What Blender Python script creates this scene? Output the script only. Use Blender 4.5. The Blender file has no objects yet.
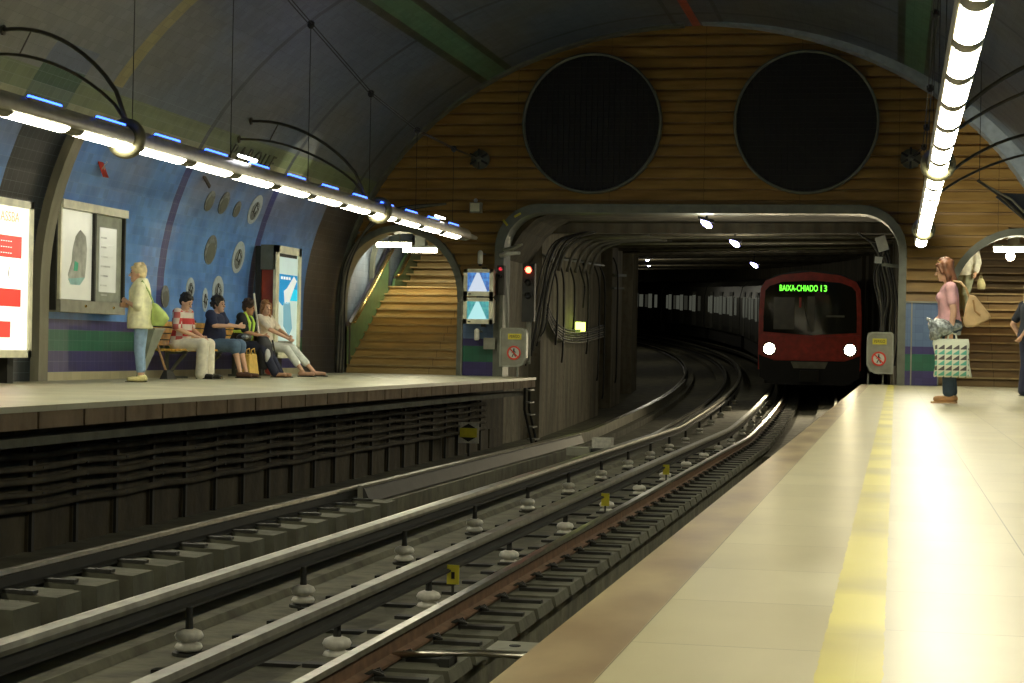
import bpy, bmesh, math, random
from mathutils import Vector, Matrix, Euler
random.seed(7)
SC = bpy.context.scene
COL = SC.collection
PI = math.pi

# ------------------------------------------------------------------ camera
F_PX, VX, VY, ROLL, CH = 1850.0, 895.0, 357.0, 0.0192, 0.52
cy = Vector((VX - 512, 341.5 - VY, -F_PX)).normalized()
cx = Vector((1, -ROLL, 0)); cx = (cx - cx.dot(cy) * cy).normalized()
cz = cx.cross(cy)
rot = Matrix((cx, cy, cz))                       # camera axes -> world axes
cam_d = bpy.data.cameras.new('camera'); cam = bpy.data.objects.new('camera', cam_d); COL.objects.link(cam)
cam_d.sensor_fit = 'HORIZONTAL'; cam_d.sensor_width = 36; cam_d.lens = 36 * F_PX / 1024
cam_d.clip_start = 0.05; cam_d.clip_end = 400
cam.matrix_world = Matrix.Translation((0, 0, CH)) @ rot.to_4x4()
SC.camera = cam

# ------------------------------------------------------------------ world, exposure
w = bpy.data.worlds.new('world'); SC.world = w; w.use_nodes = True
w.node_tree.nodes['Background'].inputs[0].default_value = (0.10, 0.10, 0.07, 1)
w.node_tree.nodes['Background'].inputs[1].default_value = 0.12
vs = SC.view_settings
vs.view_transform = 'Standard'; vs.look = 'None'; vs.gamma = 1; vs.use_curve_mapping = False
vs.exposure = 1.0
SC.cycles.use_denoising = True
SC.cycles.max_bounces = 6; SC.cycles.diffuse_bounces = 4; SC.cycles.glossy_bounces = 3
SC.cycles.caustics_reflective = False; SC.cycles.caustics_refractive = False
SC.cycles.sample_clamp_indirect = 4.0
LAMP_E = 18.0       # tube lamp diffusers
LAMP_C = (1.0, 0.94, 0.72)
BLUE_E = 4.0

# ------------------------------------------------------------------ materials
def newmat(name):
    m = bpy.data.materials.new(name); m.use_nodes = True
    nt = m.node_tree
    return m, nt, nt.nodes['Principled BSDF']
def mat(name, color, rough=0.6, metal=0.0, noise=0.12, scale=6.0, bump=0.0, emit=0.0, ecol=None, spec=0.5, alpha=1.0, dark=None):
    m, nt, b = newmat(name)
    b.inputs['Roughness'].default_value = rough; b.inputs['Metallic'].default_value = metal
    b.inputs['Specular IOR Level'].default_value = spec
    tc = nt.nodes.new('ShaderNodeTexCoord')
    n = nt.nodes.new('ShaderNodeTexNoise'); n.inputs['Scale'].default_value = scale; n.inputs['Detail'].default_value = 5
    nt.links.new(tc.outputs['Object'], n.inputs['Vector'])
    r = nt.nodes.new('ShaderNodeValToRGB')
    d = dark if dark else tuple(c * (1 - 2 * noise) for c in color)
    l = tuple(min(1, c * (1 + noise)) for c in color)
    r.color_ramp.elements[0].position = 0.3; r.color_ramp.elements[0].color = (*d, 1)
    r.color_ramp.elements[1].position = 0.7; r.color_ramp.elements[1].color = (*l, 1)
    nt.links.new(n.outputs['Fac'], r.inputs['Fac']); nt.links.new(r.outputs['Color'], b.inputs['Base Color'])
    if bump:
        bp = nt.nodes.new('ShaderNodeBump'); bp.inputs['Strength'].default_value = bump; bp.inputs['Distance'].default_value = 0.02
        nt.links.new(n.outputs['Fac'], bp.inputs['Height']); nt.links.new(bp.outputs['Normal'], b.inputs['Normal'])
    if emit:
        b.inputs['Emission Color'].default_value = (*(ecol or color), 1); b.inputs['Emission Strength'].default_value = emit
    if alpha < 1: b.inputs['Alpha'].default_value = alpha
    return m

class NT:
    """small helper for masks in node trees"""
    def __init__(s, nt): s.nt = nt
    def math(s, op, a, b=None, c=None, clamp=False):
        n = s.nt.nodes.new('ShaderNodeMath'); n.operation = op; n.use_clamp = clamp
        for i, v in enumerate((a, b, c)):
            if v is None: continue
            if isinstance(v, (int, float)): n.inputs[i].default_value = v
            else: s.nt.links.new(v, n.inputs[i])
        return n.outputs[0]
    def rng(s, v, lo, hi):
        return s.math('MULTIPLY', s.math('GREATER_THAN', v, lo), s.math('LESS_THAN', v, hi))
    def mix(s, f, a, b):
        n = s.nt.nodes.new('ShaderNodeMix'); n.data_type = 'RGBA'
        for sock, v in ((n.inputs['Factor'], f), (n.inputs['A'], a), (n.inputs['B'], b)):
            if isinstance(v, (int, float)): sock.default_value = v
            elif isinstance(v, tuple): sock.default_value = (*v, 1)
            else: s.nt.links.new(v, sock)
        return n.outputs['Result']
    def noise(s, vec, scale, detail=4):
        n = s.nt.nodes.new('ShaderNodeTexNoise'); n.inputs['Scale'].default_value = scale; n.inputs['Detail'].default_value = detail
        s.nt.links.new(vec, n.inputs['Vector']); return n.outputs['Fac']
    def ramp(s, v, lo, hi):
        n = s.nt.nodes.new('ShaderNodeMapRange'); n.inputs['From Min'].default_value = lo; n.inputs['From Max'].default_value = hi
        s.nt.links.new(v, n.inputs['Value']); return n.outputs['Result']
    def brick(s, vec, w_, h_, mortar=0.004, c1=(1, 1, 1), c2=(.86, .86, .86), cm=(.5, .5, .5), offset=0.0):
        n = s.nt.nodes.new('ShaderNodeTexBrick'); n.offset = offset; n.squash = 1
        n.inputs['Scale'].default_value = 1; n.inputs['Brick Width'].default_value = w_; n.inputs['Row Height'].default_value = h_
        n.inputs['Mortar Size'].default_value = mortar; n.inputs['Color1'].default_value = (*c1, 1); n.inputs['Color2'].default_value = (*c2, 1)
        n.inputs['Mortar'].default_value = (*cm, 1); n.inputs['Mortar Smooth'].default_value = 0.3
        s.nt.links.new(vec, n.inputs['Vector']); return n
PURPLE, GREEN, BLUE, CREAM = (0.050, 0.042, 0.17), (0.022, 0.15, 0.085), (0.085, 0.20, 0.46), (0.55, 0.50, 0.30)

def vault_material(ceiling=True):
    m, nt, b = newmat('vault_tiles'); N = NT(nt)
    g = nt.nodes.new('ShaderNodeNewGeometry'); sx = nt.nodes.new('ShaderNodeSeparateXYZ'); nt.links.new(g.outputs['Position'], sx.inputs[0])
    X, Y, Z = sx.outputs
    uv = nt.nodes.new('ShaderNodeUVMap'); uv.uv_map = 'tiles'
    pos = g.outputs['Position']
    big = N.noise(pos, 0.55, 2); mid = N.noise(pos, 2.2, 3)
    blue = N.mix(N.ramp(mid, .35, .65), (0.08, 0.24, 0.64), (0.15, 0.37, 0.80))
    lilac = (0.17, 0.21, 0.33)
    c = N.mix(N.math('MULTIPLY', N.ramp(Z, 2.3, 3.0), N.ramp(big, .35, .6), clamp=True), blue, lilac)
    # above the light tube: slate tiles, olive and green courses
    slate = N.mix(N.ramp(big, .4, .62), (0.115, 0.15, 0.19), (0.14, 0.15, 0.14))
    slate = N.mix(N.ramp(Y, 18.0, 23.5), (0.25, 0.24, 0.17), slate)  # uplight on the near ceiling put into the tile colour as olive
    leftside = N.math('LESS_THAN', X, -3.7)
    c = N.mix(N.math('GREATER_THAN', Z, 3.15), c, (0.30, 0.30, 0.17))
    c = N.mix(N.math('GREATER_THAN', Z, 3.50), c, (0.16, 0.20, 0.09))
    c = N.mix(N.math('GREATER_THAN', Z, 3.76), c, slate)
    # dado
    c = N.mix(N.math('LESS_THAN', Z, 0.81), c, PURPLE)
    c = N.mix(N.rng(Z, 0.39, 0.67), c, GREEN)
    c = N.mix(N.math('LESS_THAN', Z, 0.11), c, CREAM)
    # rib lines across the vault, every four metres
    for y0 in (14.2, 18.2, 26.05, 30.0):
        c = N.mix(N.math('MULTIPLY', N.rng(Y, y0 - .13, y0 + .13), N.rng(Z, .81, 3.4)), c, (0.022, 0.03, 0.20))
        c = N.mix(N.math('MULTIPLY', N.rng(Y, y0 - .07, y0 + .07), N.math('GREATER_THAN', Z, 3.4)), c, (0.055, 0.065, 0.075))
    c = N.mix(N.math('MULTIPLY', N.rng(Y, 33.9, 34.05), N.math('GREATER_THAN', Z, 3.4)), c, (0.055, 0.065, 0.075))
    # patches
    def patch(c, y0, y1, z0, z1, col): return N.mix(N.math('MULTIPLY', N.rng(Y, y0, y1), N.rng(Z, z0, z1)), c, col)
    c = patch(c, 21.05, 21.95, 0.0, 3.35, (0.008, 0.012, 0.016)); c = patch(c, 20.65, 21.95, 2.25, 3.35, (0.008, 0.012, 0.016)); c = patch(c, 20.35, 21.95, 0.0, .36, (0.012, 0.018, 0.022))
    c = patch(c, 20.35, 21.5, 3.35, 3.62, (0.10, 0.15, 0.10))
    c = patch(c, 20.35, 21.5, 3.62, 3.84, (0.025, 0.08, 0.04))
    c = patch(c, 20.35, 21.5, 3.84, 4.10, (0.11, 0.14, 0.19))
    c = patch(c, 22.3, 22.62, 3.84, 6.0, (0.30, 0.26, 0.09))
    c = patch(c, 32.9, 35.4, 0.0, 3.2, (0.055, 0.048, 0.045))
    # longitudinal coloured bands in the crown
    for a0, a1 in ((-7.95, -7.35), (-0.05, 0.55)):
        c = N.mix(N.math('MULTIPLY', N.rng(X, a0, a1), N.math('GREATER_THAN', Z, 4)), c, (0.05, 0.065, 0.04))
        c = N.mix(N.math('MULTIPLY', N.rng(X, a0 + .12, a1 - .12), N.math('GREATER_THAN', Z, 4)), c, (0.10, 0.22, 0.12))
    c = N.mix(N.math('MULTIPLY', N.rng(X, -4.25, -4.17), N.math('GREATER_THAN', Z, 4)), c, (0.05, 0.06, 0.07))
    c = N.mix(N.math('MULTIPLY', N.rng(X, -3.35, -3.27), N.math('GREATER_THAN', Z, 4)), c, (0.05, 0.06, 0.07))
    c = N.mix(N.math('MULTIPLY', N.rng(X, -3.90, -3.74), N.math('GREATER_THAN', Z, 4)), c, (0.55, 0.10, 0.06))
    br = N.brick(uv.outputs['UV'], 0.14, 0.14, 0.0022, (1, 1, 1), (.80, .80, .80))
    mul = nt.nodes.new('ShaderNodeMix'); mul.data_type = 'RGBA'; mul.blend_type = 'MULTIPLY'; mul.inputs['Factor'].default_value = 1
    nt.links.new(c, mul.inputs['A']); nt.links.new(br.outputs['Color'], mul.inputs['B'])
    out = N.mix(N.math('MULTIPLY', br.outputs['Fac'], N.math('SUBTRACT', 1.0, N.math('GREATER_THAN', Z, 3.9))), mul.outputs['Result'], N.mix(.30, c, (0.34, 0.42, 0.46)))
    nt.links.new(out, b.inputs['Base Color'])
    nt.links.new(N.math('ADD', N.math('MULTIPLY', mid, 0.16), 0.31), b.inputs['Roughness'])
    bp = nt.nodes.new('ShaderNodeBump'); bp.inputs['Strength'].default_value = .35; bp.inputs['Distance'].default_value = .004
    hn = N.noise(pos, 5.0, 0); hh = N.math('SUBTRACT', N.math('MULTIPLY', hn, 1.6), br.outputs['Fac'])
    nt.links.new(hh, bp.inputs['Height']); nt.links.new(bp.outputs['Normal'], b.inputs['Normal'])
    return m

def floor_material():
    """polished limestone slabs; the coping, the yellow strip and the slab joints are the floor's own colours"""
    m, nt, b = newmat('platform_floor'); N = NT(nt)
    g = nt.nodes.new('ShaderNodeNewGeometry'); pos = g.outputs['Position']
    sx = nt.nodes.new('ShaderNodeSeparateXYZ'); nt.links.new(pos, sx.inputs[0]); X, Y, Z = sx.outputs
    st = nt.nodes.new('ShaderNodeMapping'); st.inputs['Scale'].default_value = (1.0, 0.45, 1); nt.links.new(pos, st.inputs['Vector'])
    n1 = N.noise(st.outputs['Vector'], 3.5, 5); n2 = N.noise(pos, 1.1, 3); n3 = N.noise(pos, 14, 4)
    right = N.math('GREATER_THAN', X, -3.0)
    base = N.mix(N.ramp(n1, .3, .7), (0.50, 0.45, 0.27), (0.62, 0.57, 0.37))
    base = N.mix(right, N.mix(N.ramp(n2, .35, .65), (0.40, 0.39, 0.26), (0.52, 0.50, 0.34)), base)
    # slab joints
    mp = nt.nodes.new('ShaderNodeMapping'); mp.inputs['Rotation'].default_value = (0, 0, PI / 2); mp.inputs['Location'].default_value = (0.3, 0.055, 0)
    nt.links.new(pos, mp.inputs['Vector'])
    br = N.brick(mp.outputs['Vector'], 0.60, 0.40, 0.0016, (1, 1, 1), (.91, .90, .87), (.34, .33, .27), offset=0.5)
    mul = nt.nodes.new('ShaderNodeMix'); mul.data_type = 'RGBA'; mul.blend_type = 'MULTIPLY'; mul.inputs['Factor'].default_value = 1
    nt.links.new(base, mul.inputs['A']); nt.links.new(br.outputs['Color'], mul.inputs['B']); c = mul.outputs['Result']
    # coping
    cop = N.mix(N.ramp(n1, .32, .62), (0.23, 0.155, 0.085), (0.43, 0.345, 0.19))
    c = N.mix(N.rng(X, -0.62, -0.457), c, cop)
    # yellow strip laid in worn lengths of about half a metre
    step = N.math('FLOOR', N.math('MULTIPLY', Y, 1.7)); wn = nt.nodes.new('ShaderNodeTexWhiteNoise'); wn.noise_dimensions = '1D'
    nt.links.new(step, wn.inputs['W'])
    yel = N.mix(wn.outputs['Value'], (0.60, 0.52, 0.085), (0.74, 0.66, 0.14))
    yel = N.mix(N.math('MULTIPLY', N.ramp(n2, .45, .62), 0.55), yel, (0.36, 0.31, 0.12))
    edge = N.math('MULTIPLY', N.math('SUBTRACT', n3, .5), 0.012)
    xs = N.math('ADD', X, edge)
    c = N.mix(N.rng(xs, -0.118, -0.010), c, yel)
    nt.links.new(c, b.inputs['Base Color'])
    nt.links.new(N.math('ADD', N.math('MULTIPLY', n1, 0.16), 0.28), b.inputs['Roughness'])
    b.inputs['Specular IOR Level'].default_value = 0.36
    bp = nt.nodes.new('ShaderNodeBump'); bp.inputs['Strength'].default_value = .12; bp.inputs['Distance'].default_value = .003
    nt.links.new(N.math('SUBTRACT', 1.0, br.outputs['Fac']), bp.inputs['Height']); nt.links.new(bp.outputs['Normal'], b.inputs['Normal'])
    return m

def board_material(name, ca, cb, rough=.5):
    m, nt, b = newmat(name); N = NT(nt)
    g = nt.nodes.new('ShaderNodeNewGeometry'); pos = g.outputs['Position']
    mp = nt.nodes.new('ShaderNodeMapping'); mp.inputs['Scale'].default_value = (.7, .7, 5); nt.links.new(pos, mp.inputs['Vector'])
    n = N.noise(mp.outputs['Vector'], 2.2, 5)
    sx = nt.nodes.new('ShaderNodeSeparateXYZ'); nt.links.new(pos, sx.inputs[0])
    wv = N.math('FRACT', N.math('MULTIPLY', sx.outputs[0], 0.55))
    c = N.mix(N.ramp(n, .3, .7), ca, cb)
    c = N.mix(N.math('MULTIPLY', N.math('LESS_THAN', wv, 0.006), 0.6), c, (0.05, 0.03, 0.01))
    nt.links.new(c, b.inputs['Base Color']); b.inputs['Roughness'].default_value = rough
    return m

def dado_material(name, top, zsplit):
    """pilaster tiles: purple, green, purple, then 'top' above"""
    m, nt, b = newmat(name); N = NT(nt)
    g = nt.nodes.new('ShaderNodeNewGeometry'); pos = g.outputs['Position']
    sx = nt.nodes.new('ShaderNodeSeparateXYZ'); nt.links.new(pos, sx.inputs[0]); X, Y, Z = sx.outputs
    cb = nt.nodes.new('ShaderNodeCombineXYZ'); nt.links.new(N.math('ADD', X, Y), cb.inputs[0]); nt.links.new(Z, cb.inputs[1])
    n = N.noise(pos, 3, 3)
    c = N.mix(N.math('GREATER_THAN', Z, zsplit[2]), PURPLE, top)
    c = N.mix(N.rng(Z, zsplit[0], zsplit[1]), c, GREEN)
    br = N.brick(cb.outputs[0], 0.14, 0.14, 0.002, (1, 1, 1), (.8, .8, .8))
    mul = nt.nodes.new('ShaderNodeMix'); mul.data_type = 'RGBA'; mul.blend_type = 'MULTIPLY'; mul.inputs['Factor'].default_value = 1
    nt.links.new(c, mul.inputs['A']); nt.links.new(br.outputs['Color'], mul.inputs['B'])
    nt.links.new(mul.outputs['Result'], b.inputs['Base Color']); b.inputs['Roughness'].default_value = .25
    return m

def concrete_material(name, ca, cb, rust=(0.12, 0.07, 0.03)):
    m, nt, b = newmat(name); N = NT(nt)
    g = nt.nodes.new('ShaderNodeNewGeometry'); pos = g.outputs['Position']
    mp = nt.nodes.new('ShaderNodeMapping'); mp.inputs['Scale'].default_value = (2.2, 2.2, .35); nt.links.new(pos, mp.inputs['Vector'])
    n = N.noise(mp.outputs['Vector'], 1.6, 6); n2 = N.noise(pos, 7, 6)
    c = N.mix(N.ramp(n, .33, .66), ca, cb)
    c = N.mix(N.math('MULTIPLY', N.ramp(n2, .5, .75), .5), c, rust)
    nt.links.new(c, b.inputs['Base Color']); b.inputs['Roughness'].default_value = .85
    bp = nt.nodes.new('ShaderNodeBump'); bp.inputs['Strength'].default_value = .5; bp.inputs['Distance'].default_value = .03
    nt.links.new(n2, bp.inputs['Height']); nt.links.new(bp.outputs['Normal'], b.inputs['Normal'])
    return m

M = {}
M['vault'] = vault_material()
M['floor'] = floor_material()
M['boards'] = board_material('ochre_boards', (0.28, 0.16, 0.040), (0.44, 0.27, 0.075))
M['treads'] = board_material('ochre_steps', (0.46, 0.31, 0.10), (0.64, 0.45, 0.17))
M['treads_r'] = board_material('brown_steps', (0.24, 0.15, 0.055), (0.34, 0.22, 0.085))
M['lit_nosing'] = mat('lit_step_nosing', (.47, .34, .14), .5)  # edge tone stands in for light from above on the step edges
M['dado'] = dado_material('pilaster_tiles', (0.12, 0.20, 0.36), (0.27, 0.58, 0.72))
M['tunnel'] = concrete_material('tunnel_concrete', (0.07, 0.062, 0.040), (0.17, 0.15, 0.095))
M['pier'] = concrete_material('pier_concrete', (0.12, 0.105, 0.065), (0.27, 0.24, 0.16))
M['bed'] = concrete_material('track_concrete', (0.085, 0.082, 0.055), (0.16, 0.155, 0.10), (0.05, 0.035, 0.02))
M['block'] = concrete_material('block_concrete', (0.075, 0.075, 0.05), (0.125, 0.125, 0.085), (0.07, 0.06, 0.04))
M['slab_edge'] = concrete_material('slab_edge', (0.16, 0.11, 0.06), (0.26, 0.19, 0.11))
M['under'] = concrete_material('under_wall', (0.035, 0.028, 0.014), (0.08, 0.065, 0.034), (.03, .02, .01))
M['rail'] = mat('rail_steel', (0.50, 0.48, 0.40), .28, 1.0, .15, 8)
M['rail_rust'] = mat('rust_steel', (0.19, 0.11, 0.06), .6, .4, .2, 10)
M['third'] = mat('conductor_steel', (0.34, 0.33, 0.26), .38, .8, .15, 6)
M['dark'] = mat('dark_steel', (0.035, 0.035, 0.028), .6, .3)
M['black'] = mat('black_paint', (0.012, 0.012, 0.011), .6)
M['frame_grey'] = mat('grey_painted_steel', (0.16, 0.17, 0.13), .5, .2)
M['tube'] = mat('tube_paint', (0.34, 0.32, 0.22), .45, .2)
M['ring'] = mat('ring_paint', (0.17, 0.16, 0.09), .5, .2)
M['arm'] = mat('arm_steel', (0.10, 0.09, 0.06), .4, .6)
M['porcelain'] = mat('porcelain', (0.62, 0.60, 0.50), .35, 0, .12, 20)
M['yellow'] = mat('yellow_enamel', (0.75, 0.66, 0.05), .5)
M['white'] = mat('white_paint', (0.72, 0.72, 0.62), .4)
M['cream_frame'] = mat('cream_frame', (0.85, 0.83, 0.60), .35)
M['grey_box'] = mat('grey_box', (0.30, 0.30, 0.23), .5, .1)
M['red'] = mat('red_paint', (0.82, 0.07, 0.035), .35)
M['orange_red'] = mat('orange_red_panel', (0.42, 0.07, 0.03), .4)
M['cable'] = mat('cable_rubber', (0.022, 0.022, 0.018), .6)
M['cable_l'] = mat('grey_cable', (0.16, 0.15, 0.11), .6)
M['wood'] = mat('varnished_slats', (0.80, 0.46, 0.09), .4, 0, .2, 9)
M['green_tile'] = mat('green_stair_tiles', (0.10, 0.19, 0.085), .3, 0, .12, 5)
M['brass'] = mat('brass', (0.66, 0.45, 0.16), .25, .9)
M['lamp'] = mat('lamp_diffuser', (1, 1, 1), .4, emit=LAMP_E, ecol=LAMP_C, noise=0)
M['lamp_white'] = mat('lamp_white', (1, 1, 1), .4, emit=14, ecol=(0.93, 0.93, 1.0), noise=0)
M['blue_neon'] = mat('blue_neon', (0.1, 0.2, 1), .4, emit=BLUE_E, ecol=(0.03, 0.10, 1.0), noise=0)
M['stair_lamp'] = mat('stair_lamp', (1, 1, 1), .4, emit=24, ecol=(1.0, 0.93, 0.66), noise=0)
M['tunnel_lamp'] = mat('tunnel_lamp', (1, 1, 1), .4, emit=9, ecol=(0.42, 0.40, 1.0), noise=0)
M['head_lamp'] = mat('head_lamp', (1, 1, 1), .3, emit=22, ecol=(1.0, 0.88, 0.62), noise=0)
M['red_lamp'] = mat('red_lamp', (1, .1, .05), .4, emit=9, ecol=(1.0, 0.06, 0.03), noise=0)
M['dim_red'] = mat('dim_red', (.5, .02, .03), .4, emit=.35, ecol=(1, .05, .08))
M['green_lamp'] = mat('green_lamp', (.6, .9, .1), .4, emit=3.5, ecol=(0.62, 0.85, 0.10), noise=0)
M['led'] = mat('led_green', (.1, 1, .1), .5, emit=2.2, ecol=(0.10, 0.75, 0.03), noise=0)
def glass_mat():
    m, nt, b = newmat('dark_glass'); b.inputs['Base Color'].default_value = (0.016, 0.017, 0.012, 1)
    b.inputs['Roughness'].default_value = .06; n = nt.nodes.new('ShaderNodeTexNoise'); n.inputs['Scale'].default_value = 2
    N = NT(nt); nt.links.new(N.math('MULTIPLY', n.outputs['Fac'], .1), b.inputs['Roughness']); return m
M['glass'] = glass_mat()

# ------------------------------------------------------------------ mesh helpers
class MB:
    def __init__(s): s.v = []; s.f = []; s.mi = []; s.m = 0; s.uv = None
    def add(s, vs, fs):
        o = len(s.v); s.v += [tuple(p) for p in vs]; s.f += [tuple(i + o for i in f) for f in fs]; s.mi += [s.m] * len(fs)
    def box(s, x0, y0, z0, x1, y1, z1):
        s.add([(x0, y0, z0), (x1, y0, z0), (x1, y1, z0), (x0, y1, z0), (x0, y0, z1), (x1, y0, z1), (x1, y1, z1), (x0, y1, z1)],
              [(0, 3, 2, 1), (4, 5, 6, 7), (0, 1, 5, 4), (1, 2, 6, 5), (2, 3, 7, 6), (3, 0, 4, 7)]); return s
    def hull8(s, pts):
        s.add(pts, [(0, 3, 2, 1), (4, 5, 6, 7), (0, 1, 5, 4), (1, 2, 6, 5), (2, 3, 7, 6), (3, 0, 4, 7)]); return s
    def obox(s, c, half, rot=(0, 0, 0)):
        R = Euler(rot).to_matrix(); c = Vector(c)
        pts = [c + R @ Vector((sx * half[0], sy * half[1], sz * half[2])) for sz in (-1, 1) for sx, sy in ((-1, -1), (1, -1), (1, 1), (-1, 1))]
        return s.hull8(pts)
    def rings(s, rings, cap=True, closed=True):
        n = len(rings[0]); fs = []
        for i in range(len(rings) - 1):
            for j in range(n if closed else n - 1):
                a = i * n + j; b = i * n + (j + 1) % n
                fs.append((a, b, b + n, a + n))
        if cap and closed:
            fs.append(tuple(reversed(range(n)))); fs.append(tuple((len(rings) - 1) * n + j for j in range(n)))
        s.add([p for r in rings for p in r], fs); return s
    def tube(s, pts, r, n=8, cap=True):
        pts = [Vector(p) for p in pts]; rr = r if isinstance(r, (list, tuple)) else [r] * len(pts)
        rings = []; up = None
        for i, p in enumerate(pts):
            d = (pts[min(i + 1, len(pts) - 1)] - pts[max(i - 1, 0)]).normalized()
            if up is None: up = Vector((0, 0, 1)) if abs(d.z) < .9 else Vector((1, 0, 0))
            a = (up - d * up.dot(d)).normalized(); b = d.cross(a); up = a
            rings.append([p + a * (math.cos(2 * PI * k / n) * rr[i]) + b * (math.sin(2 * PI * k / n) * rr[i]) for k in range(n)])
        return s.rings(rings, cap)
    def cyl(s, p0, p1, r0, r1=None, n=16): return s.tube([p0, p1], [r0, r0 if r1 is None else r1], n)
    def lathe(s, prof, c, n=16, axis='z'):
        rings = []
        for r, h in prof:
            ring = []
            for k in range(n):
                a = 2 * PI * k / n; u, v_ = r * math.cos(a), r * math.sin(a)
                ring.append({'z': (c[0] + u, c[1] + v_, c[2] + h), 'y': (c[0] + u, c[1] + h, c[2] + v_), 'x': (c[0] + h, c[1] + u, c[2] + v_)}[axis])
            rings.append(ring)
        return s.rings(rings)
    def ball(s, c, r, n=12, m=8, rot=None):
        if isinstance(r, (int, float)): r = (r, r, r)
        R = Euler(rot).to_matrix() if rot else Matrix.Identity(3); c = Vector(c)
        rings = []
        for i in range(m + 1):
            th = PI * (i + .02) / (m + .04); rings.append([c + R @ Vector((r[0] * math.sin(th) * math.cos(2 * PI * k / n), r[1] * math.sin(th) * math.sin(2 * PI * k / n), -r[2] * math.cos(th))) for k in range(n)])
        return s.rings(rings)
    def capsule(s, p0, p1, r0, r1=None, n=12):
        r1 = r0 if r1 is None else r1; p0, p1 = Vector(p0), Vector(p1); d = p1 - p0; L = d.length
        if L < 1e-5: return s.ball(p0, r0)
        d /= L; pts, rr = [], []
        for a in (-80, -50, -20): pts.append(p0 + d * (r0 * math.sin(math.radians(a)))); rr.append(r0 * math.cos(math.radians(a)))
        for a in (20, 50, 80): pts.append(p1 + d * (r1 * math.sin(math.radians(a)))); rr.append(r1 * math.cos(math.radians(a)))
        return s.tube(pts, rr, n)
    def prism(s, poly, a0, a1, plane='xz'):
        """extrude a 2-D polygon; plane xz -> along y, yz -> along x, xy -> along z"""
        def P(u, v_, w_): return {'xz': (u, w_, v_), 'yz': (w_, u, v_), 'xy': (u, v_, w_)}[plane]
        return s.rings([[P(u, v_, a0) for u, v_ in poly], [P(u, v_, a1) for u, v_ in poly]])
    def loft(s, secs, n=16, power=2.0):
        """secs: (centre, half depth x, half width y, tilt about y) horizontal ellipses"""
        rings = []
        for c, ax, ay, tilt in secs:
            R = Euler((0, tilt, 0)).to_matrix(); ring = []
            for k in range(n):
                a = 2 * PI * k / n; ca, sa = math.cos(a), math.sin(a)
                ring.append(Vector(c) + R @ Vector((ax * abs(ca) ** (2 / power) * (1 if ca > 0 else -1), ay * abs(sa) ** (2 / power) * (1 if sa > 0 else -1), 0)))
            rings.append(ring)
        return s.rings(rings)
    def build(s, name, m, parent=None, smooth=False, mods=None):
        me = bpy.data.meshes.new(name); me.from_pydata(s.v, [], s.f)
        ms = m if isinstance(m, (list, tuple)) else [m]
        for x in ms: me.materials.append(x)
        if len(ms) > 1: me.polygons.foreach_set('material_index', s.mi)
        if smooth: me.polygons.foreach_set('use_smooth', [True] * len(s.f))
        if s.uv:
            l = me.uv_layers.new(name='tiles')
            for p in me.polygons:
                for li, vi in zip(p.loop_indices, p.vertices): l.data[li].uv = s.uv[vi]
        bm = bmesh.new(); bm.from_mesh(me); bmesh.ops.recalc_face_normals(bm, faces=bm.faces); bm.to_mesh(me); bm.free()
        me.update()
        o = bpy.data.objects.new(name, me); COL.objects.link(o)
        if parent: par(o, parent)
        return o
def par(o, p):
    o.parent = p
    q = p
    while q:
        if q.name in NOINV: return o
        q = q.parent
    o.matrix_parent_inverse = WM(p).inverted(); return o
NOINV = set()
def WM(o):
    m = Matrix.Translation(o.location) @ o.rotation_euler.to_matrix().to_4x4()
    return (WM(o.parent) @ o.matrix_parent_inverse @ m) if o.parent else m
def tag(o, label=None, cat=None, group=None, kind=None):
    if label: o['label'] = label
    if cat: o['category'] = cat
    if group: o['group'] = group
    if kind: o['kind'] = kind
    return o
def thing(name, label, cat, loc=(0, 0, 0), group=None, rz=0, local=False):
    """Empty at the thing's base. local=True: its parts are modelled in its own coordinates."""
    o = bpy.data.objects.new(name, None); COL.objects.link(o); o.location = loc; o.rotation_euler = (0, 0, rz); o.empty_display_size = .1
    tag(o, label, cat, group)
    if local: NOINV.add(o.name)
    return o
def dup(root, loc, label=None, group=None, rz=None):
    r = root.copy(); COL.objects.link(r); r.location = loc
    if rz is not None: r.rotation_euler = (0, 0, rz)
    if label: r['label'] = label
    if group: r['group'] = group
    for ch in list(root.children):
        c = ch.copy(); COL.objects.link(c); c.parent = r
        for g in list(ch.children):
            d = g.copy(); COL.objects.link(d); d.parent = c
    return r
def struct(mb, name, m, parent=None, smooth=False):
    o = mb.build(name, m, parent, smooth)
    if not parent: o['kind'] = 'structure'
    return o
def text(s_, size, loc, rot, m, parent, name='lettering', align='CENTER', ext=.002, sx=1.0):
    cu = bpy.data.curves.new(name, 'FONT'); cu.body = s_; cu.size = size; cu.align_x = align; cu.align_y = 'CENTER'; cu.extrude = ext
    cu.materials.append(m); o = bpy.data.objects.new(name, cu); COL.objects.link(o)
    o.location = loc; o.rotation_euler = rot; o.scale = (sx, 1, 1)
    bpy.context.view_layer.update()
    me = bpy.data.meshes.new_from_object(o.evaluated_get(bpy.context.evaluated_depsgraph_get())); loc_, rot_, sc_ = o.location.copy(), o.rotation_euler.copy(), o.scale.copy()
    bpy.data.objects.remove(o); bpy.data.curves.remove(cu)
    o = bpy.data.objects.new(name, me); COL.objects.link(o); o.location = loc_; o.rotation_euler = rot_; o.scale = sc_
    if parent: par(o, parent)
    return o
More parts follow.
